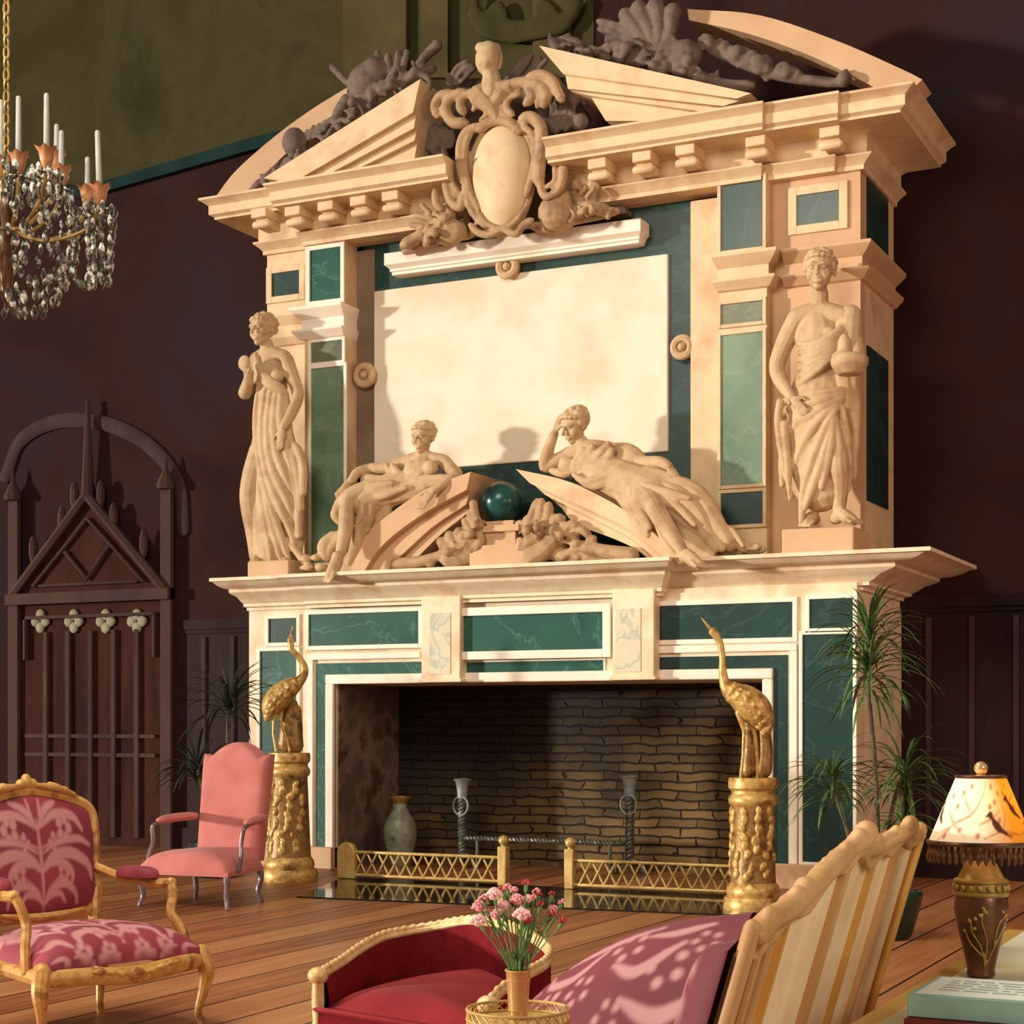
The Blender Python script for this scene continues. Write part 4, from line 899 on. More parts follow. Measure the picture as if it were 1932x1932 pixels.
bird('gilt heron on the right pedestal, neck stretched up and bill raised to the left',cr_,mr_,11.95,Hr,
 dict(neck=[(1348,1195,8),(1358,1212,6.5),(1363,1240,6.5),(1364,1270,8),(1370,1296,12),(1384,1312,18)],
      body=[(1372,1296,12),(1388,1308,22),(1408,1322,30),(1426,1340,31),(1440,1362,23),(1447,1384,9)],head=(1345,1192,9),bill=[(1343,1190),(1323,1165)],
      legs=[[(1392,1345,-.03),(1404,1380,-.03),(1402,1425,-.03),(1397,1470,-.04)],[(1416,1355,0),(1425,1388,0),(1429,1430,0),(1429,1470,-.02)]],fx=.6,fy=-.8,roll=-.6),
 [([(1414,1350),(1414,1410),(1412,1455)],11,15),([(1440,1365),(1444,1420),(1440,1454)],13,17)],1)
# ---------------------------------------------------------------- firebox fittings
def fender(label,u0,u1,first_round):
    Y=12.25; x0,x1=XW(u0,Y),XW(u1,Y); t=thing('fire_fender',label,'fender',((x0+x1)/2,Y,hz),'brass fire fenders')
    for x,rnd in ((x0,first_round),(x1,not first_round)):
        if rnd:
            b=B(); b.prism([(x-.085,Y-.03,hz)]+[(x+.085*math.cos(a),Y-.03,.23+.085*math.sin(a)) for a in [pi-pi*i/12 for i in range(13)]]+[(x+.085,Y-.03,hz)],(0,.06,0)); obj('end_post',b,BRASS,t,bevel=.008)
        elif label.find('left')>=0 or x==x0:
            b=B(); b.box((x-.038,Y-.038,hz),(x+.038,Y+.038,.325)); po=obj('post',b,BRASS,t,bevel=.008)
            b=B(); b.lathe([(.022,.32),(.02,.335),(.03,.34)],(x,Y,0),16); b.ball((x,Y,.372),.042,18); obj('ball_finial',b,BRASS,po)
        else:
            b=B(); b.box((x-.03,Y-.03,hz),(x+.03,Y+.03,.25)); obj('post',b,BRASS,t,bevel=.006)
    b=B()
    for z in (.235,.045): b.tube([(x0,Y,z),(x1,Y,z)],.014,10)
    obj('rail',b,BRASS,t)
    n=12; b=B(); w=(x1-x0-.16)/n
    for i in range(n):
        a=x0+.08+w*i
        b.tube([(a,Y-.006,.05),(a+w*.95,Y-.006,.23)],.0085,6); b.tube([(a,Y+.006,.23),(a+w*.95,Y+.006,.05)],.0085,6)
    obj('lattice',b,BRASS,t)
fender('brass lattice fire fender with a round ended post, left of the hearth gap',655,950,True)
fender('brass lattice fire fender right of the hearth gap, running to the right pedestal',1076,1400,False)
def andiron(u,vtop,label):
    Y=13.75; c=W(u,1600,Y); c.z=0; zt=ZW(u,vtop,Y); t=thing('andiron',label,'andiron',c,'iron andirons in the firebox')
    b=B(); n=60
    for s in (0,pi):
        b.tube([c+V((.022*math.cos(9*pi*i/n*1.6+s),.022*math.sin(9*pi*i/n*1.6+s),.1+(zt-.3)*i/n)) for i in range(n+1)],.022,8)
    obj('twisted_shaft',b,IRON,t)
    b=B(); b.tube([c+V((-.14,0,.0)),c+V((-.1,0,.1)),c+V((0,0,.13)),c+V((.1,0,.1)),c+V((.14,0,.0))],.022,8); b.tube([c+V((0,0,.08)),c+V((0,.35,.08)),c+V((0,.38,0))],.02,8); obj('feet',b,IRON,t)
    b=B(); b.lathe([(.02,0),(.045,.03),(.05,.1),(.062,.17),(.085,.2),(.07,.205),(.05,.12),(.02,.1)],c+V((0,0,zt-.2)),16); obj('cup',b,CUPM,t)
    b=B(); n=20; b.tube([c+V((.075*math.cos(2*pi*i/n),-.03,zt-.24+.085*math.sin(2*pi*i/n))) for i in range(n)],.009,6,closed=True); obj('ring',b,CUPM,t)
    return c
a1=andiron(872,1470,'tall twisted iron andiron standing in the dark left part of the firebox'); a2=andiron(1188,1465,'tall twisted iron andiron at the right, against the lit bricks')
b=B(); n=150; x0,x1=a1.x+.05,a2.x-.05
for s in (0,pi): b.tube([(x0+(x1-x0)*i/n,13.72+.013*math.cos(i*.9+s),.27+.013*math.sin(i*.9+s)) for i in range(n+1)],.014,6)
for x in (x0+.12,x1-.12): b.tube([(x,13.72,.27),(x,13.72,0)],.015,6)
tag(obj('fire_bar',b,IRON),'twisted iron bar lying level between the two andirons','fire bar')
c=W(755,1640,13.6); c.z=0; s=depth(c)/FPX
t=thing('floor_urn','grey green ceramic urn standing inside the firebox by its left wall','urn',c)
k=.635/140
b=B(); b.lathe([(.08,0),(.1,.02),(.115,.1),(.15,.26),(.152,.34),(.13,.42),(.085,.49),(.065,.53),(.062,.58)],c,32); obj('body',b,URN,t)
b=B(); b.lathe([(.062,.575),(.075,.6),(.098,.625),(.1,.64),(.085,.64),(.06,.59)],c,32); obj('rim',b,BRONZEL,t)

# ---------------------------------------------------------------- damask colouring
def motif(S,T,strokes,soft=.02):
    out=np.zeros_like(S)
    for pts,w0,w1 in strokes:
        q=np.array(spline(pts,16)); n=len(q)
        for i,(x,y) in enumerate(q):
            k=i/max(n-1,1); w=w0+(w1-w0)*k; w=w*(.35+.65*math.sin(pi*min(max(k,.06),.98)**.8)) if n>8 else w
            d=np.sqrt((S-x)**2+(T-y)**2); out=np.maximum(out,np.clip((w-d)/soft+.5,0,1))
    return out
def fl(x,y,r,n=5,ph=0): return [([(x+r*.8*math.cos(2*pi*i/n+ph),y+r*.8*math.sin(2*pi*i/n+ph)),(x+r*.9*math.cos(2*pi*i/n+ph),y+r*.9*math.sin(2*pi*i/n+ph))],r*.52,r*.52) for i in range(n)]
def mirror(L): return L+[([(-x,y) for x,y in p],a,b_) for p,a,b_ in L]
BACKM=mirror([([(0,.08),(.14,.2),(.36,.24),(.52,.16),(.56,.06)],.03,.05),([(0,.06),(.1,.14),(.26,.16),(.36,.08)],.03,.04),([(0,.1),(.2,.26),(.42,.33)],.012,.012),([(0,.36),(.2,.48),(.5,.5),(.78,.4),(.84,.27)],.04,.07),([(0,.34),(.15,.42),(.36,.42),(.5,.33),(.48,.25)],.03,.05),
  ([(0,.55),(.2,.6),(.38,.7)],.014,.014),([(0,.72),(.16,.88),(.36,.95)],.03,.05),([(0,.72),(.3,.84),(.62,.82),(.76,.7)],.03,.06),([(0,.5),(.3,.6),(.66,.62),(.86,.56)],.02,.05),([(.04,.74),(.08,.86),(.1,.97)],.02,.035)]+fl(.36,.33,.075)+fl(.44,.72,.1)+fl(.24,.6,.07,4))+[([(0,.02),(0,.3),(0,.6),(0,.8)],.022,.03)]
SEATM=mirror([([(0,.1),(.22,.22),(.44,.18),(.5,.06)],.03,.06),([(0,.3),(.2,.44),(.46,.4),(.52,.26)],.03,.06),([(.3,.6),(.5,.72),(.74,.66),(.78,.5)],.03,.06),([(.55,.3),(.68,.4),(.84,.32)],.03,.05),([(0,.6),(.14,.76),(.36,.84)],.03,.05),([(.6,.06),(.72,.16),(.88,.12)],.03,.05),([(.5,.9),(.7,.86),(.9,.92)],.03,.05)]+fl(.3,.52,.09)+fl(.66,.55,.1)+fl(.2,.2,.08)+fl(.78,.8,.09))+[([(0,.05),(0,.9)],.03,.03)]
FRONTM=mirror([([(.06,-.2),(.16,-.1),(.3,-.12),(.36,-.22)],.03,.05),([(.42,-.25),(.5,-.12),(.62,-.1)],.03,.05),([(.68,-.22),(.76,-.1),(.88,-.14)],.03,.05)]+fl(.5,-.02,.08)+fl(.2,-.02,.07))
DK,MD,LT=np.array(lin('#7d2338')[:3]),np.array(lin('#a84252')[:3]),np.array(lin('#d49a9c')[:3])
def damcol(S,T,strokes,soft=.02,seed=0,amt=.75,dk=1.0):
    m=motif(S,T,strokes,soft)*amt
    w=.5+.5*np.sin(S*3.1+T*4+seed)*np.sin(T*5.3-S*2+seed*2); base=(DK*(1-w[:,None]*.6)+MD*(w[:,None]*.6))*dk
    return base*(1-m[:,None])+LT*m[:,None]*(.5+.5*dk)
class Frame:                                    # chair space (x right, y to the back, z up) -> world
    def __init__(s,o,e,d): s.o=LD(*o); s.e=LD(*e)-LD(0,0); s.d=LD(*d)-LD(0,0)
    def __call__(s,p): return V((s.o.x+s.e.x*p[0]+s.d.x*p[1], s.o.y+s.e.y*p[0]+s.d.y*p[1], p[2]))
# ---- damask armchair, left foreground
def fauteuil():
    fr=Frame((-1.60,7.08),(.664,.747),(-.747,.664))
    t=thing('armchair','gilt framed armchair in rose damask, in the left foreground','armchair',fr((0,.3,0)))
    w=.39; wb=.3; yb=.6; sz=.30
    ln=lambda z: yb+(z-.4)*.2
    # back panel
    out=[(-.24,.49),(-.285,.54),(-.29,.66),(-.305,.8),(-.295,.9),(-.2,.95),(0,.985),(.2,.95),(.295,.9),(.305,.8),(.29,.66),(.285,.54),(.24,.49),(0,.475)]
    q=spline(out+[out[0]],6)
    def hw(z):
        xs=[abs(x) for x,zz in q if abs(zz-z)<.02 and abs(x)>.1]; return max(xs) if xs else .2
    zs=[.48+.5*i/90 for i in range(91)]; import bisect
    def zt(x): return np.interp(abs(x),[0,.1,.2,.26,.295,.305],[.985,.972,.95,.925,.9,.8])
    def zb_(x): return np.interp(abs(x),[0,.24,.285,.29,.305],[.475,.49,.54,.66,.79])
    def f(a,c):
        x=-.303+.606*a; z0,z1=zb_(x),zt(x); z=z0+(z1-z0)*c
        bul=.045*max(0,(1-(x/.31)**2))**.5*max(0,1-(2*c-1)**2)**.5; return (x,ln(z)-.012-bul,z)
    b=B().grid(f,120,120,back=(0,.05,0)); S=np.array([p.x/.31 for p in b.v]); T=np.array([(p.z-.48)/.5 for p in b.v]); cc=damcol(S,T,BACKM,.03)
    b.map(fr); bk=obj('backrest',b,DAMASK,t,cols=cc,ang=60)
    b=B(); b.tube([(x*1.06,ln(z)+.012,(z-.73)*1.06+.73) for x,z in q[:-1]],.03,8,closed=True)
    b.map(fr); fo=obj('back_frame',b,GILTW,t)
    b=B()
    for x,z,r in ((0,1.04,.03),(.03,1.035,.022),(-.03,1.035,.022),(0,1.06,.02),(.12,1.02,.022),(-.12,1.02,.022),(.19,1.0,.02),(-.19,1.0,.02)): b.ball((x,ln(z)-.005,z),(r,.025,r*1.15),10)
    for s in (-1,1):
        b.tube([(s*.05,ln(1.03)-.02,1.028),(s*.13,ln(1.02)-.025,1.02),(s*.23,ln(.98)-.02,.985)],[.012,.02,.01],8); pass
    b.map(fr); blob('crest_carving',b,GILTW,fo,.006,1)
    b=B(); b.tube([(s*x,ln(.47)-.03,z) for s,x,z in ((-1,.2,.48),(-1,.12,.468),(-1,.03,.462),(1,.03,.462),(1,.12,.468),(1,.2,.48))],[.008,.014,.018,.018,.014,.008],8); b.map(fr); obj('lower_carving',b,GILTW,fo)
    for s in (-1,1):
        b=B(); b.tube(spline([(s*.27,yb-.02,sz-.02),(s*.275,yb+.01,.42),(s*.29,ln(.56),.56)],4),.026,8); b.map(fr); obj('back_post',b,GILTW,t)
    # seat
    def g(a,c):
        y=c*.62-.03; ww=(w+.015)+(wb-w)*c; x=(2*a-1)*ww
        ex=max(0,1-abs(2*a-1)**5)**.5; ey=max(0,1-abs(2*c-1)**5)**.5
        dome=1-.45*((2*a-1)**2+(2*c-1)**2)
        return (x,y,sz+.02+.10*ex*ey+.04*dome*ex*ey)
    b=B().grid(g,140,110); S=np.array([p.x/.4 for p in b.v]); T=np.array([(p.y+.03)/.62-max(0,sz+.10-p.z)*3.2*(1 if p.y<.2 else 0) for p in b.v]); cc=damcol(S,T,SEATM+FRONTM,.03,1)
    b.map(fr); obj('seat',b,DAMASK,t,cols=cc,ang=80)
    rl=[(-wb,yb,sz),(-w-.01,.0,sz-.01),(-w*.5,-.055,sz-.015),(0,-.06,sz-.03),(w*.5,-.055,sz-.015),(w+.01,0,sz-.01),(wb,yb,sz)]
    b=B(); b.tube(spline(rl[1:6],6),.032,10,flat=(1,1,1.15)); b.tube([rl[0],rl[1]],.03,8,flat=(1,1,1.1)); b.tube([rl[5],rl[6]],.03,8,flat=(1,1,1.1)); b.tube([rl[0],rl[6]],.028,8)
    b.map(fr); ra=obj('seat_rail',b,GILTW,t)
    b=B(); 
    for s in (-1,1):
        for k in range(4): b.tube([(s*(.02+.05*k),-.088,sz-.03+.012*k),(s*(.06+.05*k),-.09,sz-.012+.006*k)],[.016,.008],7)
    b.ball((0,-.09,sz-.025),(.04,.02,.035),10); b.map(fr); blob('rail_carving',b,GILTW,ra,.006,1)
    for x,y,sx,sy in ((-w,0,-1,-1),(w,0,1,-1),(-wb,yb,-1,1),(wb,yb,1,1)):
        b=B(); b.tube(spline([(x,y,sz+.02,.038),(x+sx*.022,y+sy*.02,sz-.06,.036),(x+sx*.012,y+sy*.012,.16,.024),(x-sx*.005,y-sy*.005,.06,.017),(x+sx*.012,y+sy*.012,.012,.02)],5) and [p[:3] for p in spline([(x,y,sz+.02,.038),(x+sx*.022,y+sy*.02,sz-.06,.036),(x+sx*.012,y+sy*.012,.16,.024),(x-sx*.005,y-sy*.005,.06,.017),(x+sx*.012,y+sy*.012,.012,.02)],5)],
            [p[3] for p in spline([(x,y,sz+.02,.038),(x+sx*.022,y+sy*.02,sz-.06,.036),(x+sx*.012,y+sy*.012,.16,.024),(x-sx*.005,y-sy*.005,.06,.017),(x+sx*.012,y+sy*.012,.012,.02)],5)],10)
        b.map(fr); obj('leg',b,GILTW,t)
    for s in (-1,1):
        b=B(); b.tube(spline([(s*.3,ln(.68)-.01,.66),(s*.35,.5,.615),(s*.385,.3,.60),(s*.39,.2,.605)],5),[.022]+[.022]*14+[.026],8)
        b.tube(spline([(s*.39,.2,.605),(s*.375,.17,.55),(s*.36,.16,.48),(s*.39,.12,.40),(s*.4,.1,.31)],5),.021,8); b.map(fr); ar=obj('arm',b,GILTW,t)
        b=B().grid(lambda a,c: (s*(.35+.035*(c*2-1)*1.3*max(.05,1-(2*a-1)**4)**.5+.02*a),.53-.25*a,.635+.035*max(0,1-(2*c-1)**4)**.5*max(0,1-(2*a-1)**4)**.5),24,12,back=(0,0,-.012))
        S=np.array([p.x*8 for p in b.v]); T=np.array([p.y*5 for p in b.v]); cc=damcol(S,T,SEATM,.05,2,.4); b.map(fr); obj('arm_pad',b,DAMASK,ar,cols=cc,ang=80,recalc=True)
fauteuil()
# ---- pink armchair
def pink_chair():
    fr=Frame((-2.32,12.05),(.92,-.39),(.39,.92)); t=thing('armchair','pink velvet armchair with an arched high back, beside the left gilt pedestal','armchair',fr((0,.35,0)))
    w=.38; d=.62; wb=.29
    def g(a,c):
        y=c*d; ww=w+(wb-w)*c; x=(2*a-1)*ww; ex=max(0,1-abs(2*a-1)**6)**.5; ey=max(0,1-abs(2*c-1)**6)**.5
        return (x,y,.26+.12*ex*ey+.03*(1-(2*a-1)**2)*ey)
    b=B().grid(g,40,36); 
    b.prism([(-w,0,.235),(w,0,.235),(wb,d,.235),(-wb,d,.235)],(0,0,.03)); b.map(fr); obj('seat',b,PINK,t,ang=60)
    ly=lambda z: d-.02+(z-.3)*.16
    def top(x): 
        k=abs(x)/.285; return 1.065+(.1*math.cos(min(k/.72,1)*pi/2)**.8 if k<.72 else 0)+.012*max(0,(k-.8)/.2)
    def h(a,c):
        x=(2*a-1)*(.265+.02*c); z=.3+(top(x)-.3)*c; ex=max(0,1-abs(2*a-1)**8)**.5; ec=max(0,1-abs(2*c-1)**14)**.5
        return (x,ly(z)-.05*ex*ec,z)
    b=B().grid(h,44,44,back=(0,.07,0)); b.map(fr); obj('backrest',b,PINK,t,ang=50)
    for s in (-1,1):
        b=B(); b.tube(spline([(s*.29,d-.02,.62),(s*.345,d-.16,.615),(s*.37,d-.34,.6)],4),[.035,.042,.042,.042,.042,.042,.042,.042,.035],10,flat=(1,1,.75)); b.map(fr); ar=obj('arm',b,PINK,t)
        b=B(); b.tube(spline([(s*.375,.27,.585),(s*.385,.2,.56),(s*.37,.19,.46),(s*.385,.16,.36),(s*.38,.14,.27)],4),.016,8); b.map(fr); obj('arm_support',b,STEEL,t)
    for x,y,sx,sy in ((-w+.03,.03,-1,-1),(w-.03,.03,1,-1),(-wb+.02,d-.03,-1,1),(wb-.02,d-.03,1,1)):
        b=B(); b.tube(spline([(x,y,.25),(x+sx*.012,y+sy*.012,.18),(x-sx*.004,y-sy*.004,.09),(x+sx*.015,y+sy*.015,.012)],4),[.024]*4+[.02]*5+[.016]*4,8); b.map(fr); obj('leg',b,STEEL,t)
pink_chair()
# ---- red tub settee
def red_settee():
    path=spline([(600,1838,5.79),(640,1815,5.95),(680,1787,6.1),(720,1766,6.22),(760,1757,6.30),(810,1749,6.32),(860,1739,6.27),(900,1736,6.2),(950,1743,6.07),(1000,1764,5.92),(1036,1792,5.74),(1028,1815,5.56),(985,1840,5.42),(945,1866,5.33),(920,1893,5.28)],4)
    P=[WD(*q) for q in path]; n=len(P); C=sum(P,V((0,0,0)))/n
    t=thing('settee','low tub settee in dark red velvet with a gilt rope edge, in the bottom centre','settee',(C.x,C.y,0))
    b=B(); b.tube([p-V((0,0,.008)) for p in P],.016,10); 
    obj('frame_rail',b,ROPE,t)
    b=B()                                        # twist of the rope moulding
    L=[0]
    for i in range(1,n): L.append(L[-1]+(P[i]-P[i-1]).length)
    def along(s):
        for i in range(1,n):
            if L[i]>=s: k=(s-L[i-1])/max(L[i]-L[i-1],1e-6); return P[i-1].lerp(P[i],k)
        return P[-1]
    s=.02
    while s<L[-1]-.02:
        p=along(s); q=along(s+.028); b.tube([p+V((0,0,.002)),q+V((0,0,.011))],.0115,7); s+=.034
    blob('rope_edge',b,ROPE,t,.005,1)
    ins=lambda p,k,z: V((p.x+(C.x-p.x)*k,p.y+(C.y-p.y)*k,z))
    def wallf(a,c):
        i=min(int(a*(n-1)),n-2); p=P[i].lerp(P[i+1],a*(n-1)-i); return ins(p,.05+.03*math.sin(pi*c),p.z-.015-(p.z-.30)*c)
    def outf(a,c):
        i=min(int(a*(n-1)),n-2); p=P[i].lerp(P[i+1],a*(n-1)-i); return ins(p,-.01,p.z-.015-(p.z-.14)*c)
    b=B().grid(wallf,n*2,10); b.grid(outf,n*2,8); obj('backrest',b,REDV,t,ang=60)
    def seatf(a,c):
        k=c*.5; i=min(int(k*(n-1)),n-2); f=k*(n-1)-i; l=P[i].lerp(P[i+1],f); j=n-1-i; r=P[j].lerp(P[max(j-1,0)],f); p=l.lerp(r,.02+.96*a)
        e=max(0,1-abs(2*a-1)**6)**.5; q=(1-(1-min(c*6,1))**2)
        return V((p.x,p.y,.335+.03*e*q+.055*math.sin(pi*a)**.8*q))
    b=B().grid(seatf,40,26); obj('seat_cushion',b,REDC,t,ang=80)
    lf,rf=P[0],P[-1]; e=(rf-lf); e.z=0; e.normalize(); nn=V((e.y,-e.x,0))
    b=B().prism([V((lf.x,lf.y,.13))+nn*.012,V((rf.x,rf.y,.13))+nn*.012,V((rf.x,rf.y,.13))-nn*.05,V((lf.x,lf.y,.13))-nn*.05],(0,0,.21)); fo=obj('front_apron',b,REDV,t)
    b=B(); b.tube([V((lf.x,lf.y,.24))+nn*.016,V((rf.x,rf.y,.24))+nn*.016],.007,6); b.tube([V((lf.x,lf.y,.34))+nn*.014,V((rf.x,rf.y,.34))+nn*.014],.009,6); obj('welt',b,REDC,fo)
    for p in (lf,rf):
        b=B(); b.ball(p+V((0,0,-.005)),(.036,.036,.03),14); b.lathe([(.014,0),(.02,.03),(.016,.06),(.024,.1),(.02,.13),(.026,.16),(.018,.2),(.024,.25),(.018,.3),(.022,.36),(.02,p.z-.02)],(p.x,p.y,0),14); obj('front_leg',b,ROPE,t)
    for i in (int(n*.3),int(n*.66)):
        b=B(); b.tube([ins(P[i],.06,.16),ins(P[i],.04,0.01)],[.022,.016],10); obj('rear_leg',b,ROPE,t)
red_settee()
# ---- damask sofa seen from behind
def sofa():
    Lp,Rp=V((.393,2.74)),V((1.188,5.0)); ln=(Rp-Lp).length; l=(Rp-Lp)/ln; nv=V((l.y,-l.x))
    tn=math.tan(math.radians(16))
    def S(s,z,off=0):                            # s along the back 0..1, off = metres behind the back plane
        q=Lp+l*(s*ln)+nv*((z-1.0)*tn+off); return LD(q.x,q.y,z)
    cz=lambda s: float(np.interp(s,[0,.05,.1,.16,.2,.25,.33,.40,.44,.48,.52,.56,.62,.7,.78,.84,.9,.95,1],[.995,1.012,1.014,1.022,1.03,1.05,1.068,1.08,1.083,1.062,1.05,1.046,1.048,1.05,1.048,1.05,1.03,1.02,1.012]))
    t=thing('sofa','rose damask sofa seen from behind, with a cream panelled back and wavy wooden top rail','sofa',S(.5,0,-.3))
    b=B().grid(lambda a,c: S(a,.2+(cz(a)-.065-.2)*c,0),60,20,back=(S(0,1,-.02)-S(0,1,0))); obj('back_panel',b,LINEN,t,ang=60)
    b=B(); N=90
    P=[S(i/N,cz(i/N)-.035,.012) for i in range(N+1)]; b.tube(P,[.017]*(N+1),12,flat=(.9,.9,1.1))
    for s,r in ((.44,.036),(.40,.028),(.55,.026),(.16,.03),(.13,.024),(.83,.032),(.87,.024),(.97,.028),(.03,.024),(.33,.02),(.7,.022)): b.ball(S(s,cz(s)-.02,.010),(r*.8,r*.8,r*.85),12)
    b.tube([S(i/N,cz(i/N)-.07-.010*math.sin(i*.42),.012) for i in range(N+1)],.008,8)
    b.grid(lambda a,c: S(a,cz(a)-.02-.05*c,.012),60,3,back=(S(0,1,-.03)-S(0,1,0)))
    blob('top_rail',b,TANW,t,.008,2)
    for s,w,m in ((.055,.05,TANW),(.115,.022,OCHRE),(.375,.075,TANW),(.575,.035,OCHRE),(.765,.06,TANW)):
        b=B(); z1=cz(s)-.07; b.grid(lambda a,c: S(s+(a-.5)*w/ln,.22+(z1-.22)*c,.016),4,10,back=(S(0,1,-.02)-S(0,1,0))); obj('back_stile',b,m,t)
    for s,m in ((-.004,TANW),(1.0,OCHRE)):
        b=B(); b.tube([S(s,.2,.0),S(s,cz(min(max(s,0),1))-.02,.0)],.016 if s<.5 else .026,10,flat=(.9,.9,1)); b.tube([S(s+(.012 if s<.5 else -.02),.2,.02),S(s+(.012 if s<.5 else -.02),cz(.5)-.1,.014)],.009,8); obj('back_post',b,m,t)
    # padded inner face of the back
    def inner(a,c):
        z=.4+(cz(a)-(.055 if a<.03 else .055+min((a-.03)/.08,1)*.11)-.4)*c; e=max(0,1-abs(2*a-1)**20)**.5*max(0,1-abs(2*c-1)**12)**.5; return S(-.012+a,z,-.03-.075*e)
    b=B().grid(inner,110,60,back=(S(0,1,-.024)-S(0,1,-.029))); A=np.array([(i%111)/110 for i in range(len(b.v))]); Tt=np.array([((i//111)%61)/60 for i in range(len(b.v))])
    obj('back_cushion',b,DAMASK,t,cols=damcol((A*6)%2-1,Tt,SEATM,.04,3,.75,.6),ang=60)
    # seat and frame
    so=lambda s,o,z: (lambda q: LD(q.x,q.y,z))(Lp+l*(s*ln)-nv*o)
    b=B().grid(lambda a,c: so(a,.15+.5*c,.36+.09*max(0,1-abs(2*a-1)**10)**.5*max(0,1-abs(2*c-1)**8)**.5),60,30); 
    A=np.array([(i%61)/60 for i in range(len(b.v))]); Tt=np.array([(i//61)/30 for i in range(len(b.v))]); obj('seat_cushion',b,DAMASK,t,cols=damcol((A*6)%2-1,Tt,SEATM,.04,3,.75,.6),ang=60)
    b=B().prism([so(0,.0+.12,.24),so(1,.12,.24),so(1,.66,.24),so(0,.66,.24)],(0,0,.12)); obj('seat_frame',b,GILTW,t,bevel=.01)
    for s,o in ((.02,.18),(.98,.18),(.02,.62),(.98,.62),(.5,.62)):
        b=B(); b.tube([so(s,o,.26),so(s,o,.1),so(s,o,.012)],[.035,.024,.018],10); obj('leg',b,GILTW,t)
    # the long humped arm with its extended seat at the far end
    O=spline([(1420,1722,4.60),(1300,1735,4.68),(1200,1760,4.72),(1120,1798,4.74),(1050,1845,4.75),(1000,1890,4.75),(965,1932,4.73),(945,1990,4.7)],6); n=len(O)
    Q=[WD(*p) for p in O]; lw=LD(l.x,l.y)-LD(0,0)
    def arm(a,c):
        i=min(int(a*(n-1)),n-2); p=Q[i].lerp(Q[i+1],a*(n-1)-i)
        if c<.3: k=(.3-c)/.3; q=p+lw*(.10*math.sin(k*pi/2)); q.z=p.z-.05*k*k-(p.z-.2)*max(0,(k-.35)/.65)**1.0*.95; return q
        k=(c-.3)/.7; q=p-lw*(.48*k); q.z=p.z-.12*k-(max(p.z-.44,0))*k**2.2*.7; return q
    b=B().grid(arm,130,110); A=np.array([(i%131)/130 for i in range(len(b.v))]); Tt=np.array([(i//131)/110 for i in range(len(b.v))])
    ARM=fl(-.1,.72,.06)+fl(-.85,.5,.06)+fl(.6,.36,.06)+fl(-.45,.8,.07)+[([(-.75,.5),(-.55,.62),(-.4,.55)],.05,.07),([(-.3,.4),(-.1,.5),(.1,.42),(.15,.3)],.05,.07),([(.2,.7),(.4,.8),(.6,.7)],.05,.08),([(-.1,.75),(.05,.85),(.25,.9)],.05,.06),([(.5,.45),(.7,.5),(.85,.4)],.05,.07),([(-.6,.34),(-.3,.36),(0,.33)],.04,.06),([(.1,.55),(.3,.62),(.45,.56)],.04,.06),([(-.9,.75),(-.7,.82),(-.5,.74)],.05,.07),([(-.85,.38),(-.7,.42),(-.55,.4)],.05,.05)]+fl(-.45,.44,.09)+fl(.05,.62,.1)+fl(.45,.62,.1)+fl(-.7,.62,.09)+fl(.7,.75,.09)+fl(-.2,.62,.08)+fl(.3,.42,.08)
    ARM=[(p,a*.55,c*.55) for p,a,c in ARM]
    obj('arm',b,DAMASK,t,cols=damcol(A*2-1,Tt,ARM,.02,4,.9,.62),ang=80)
    b=B(); p0=Q[-1]; 
    for k in (.08,.42): 
        q=p0-lw*(k-.08); b.tube([(q.x,q.y,.25),(q.x,q.y,.012)],[.03,.02],10)
    obj('leg',b,GILTW,t)
sofa()
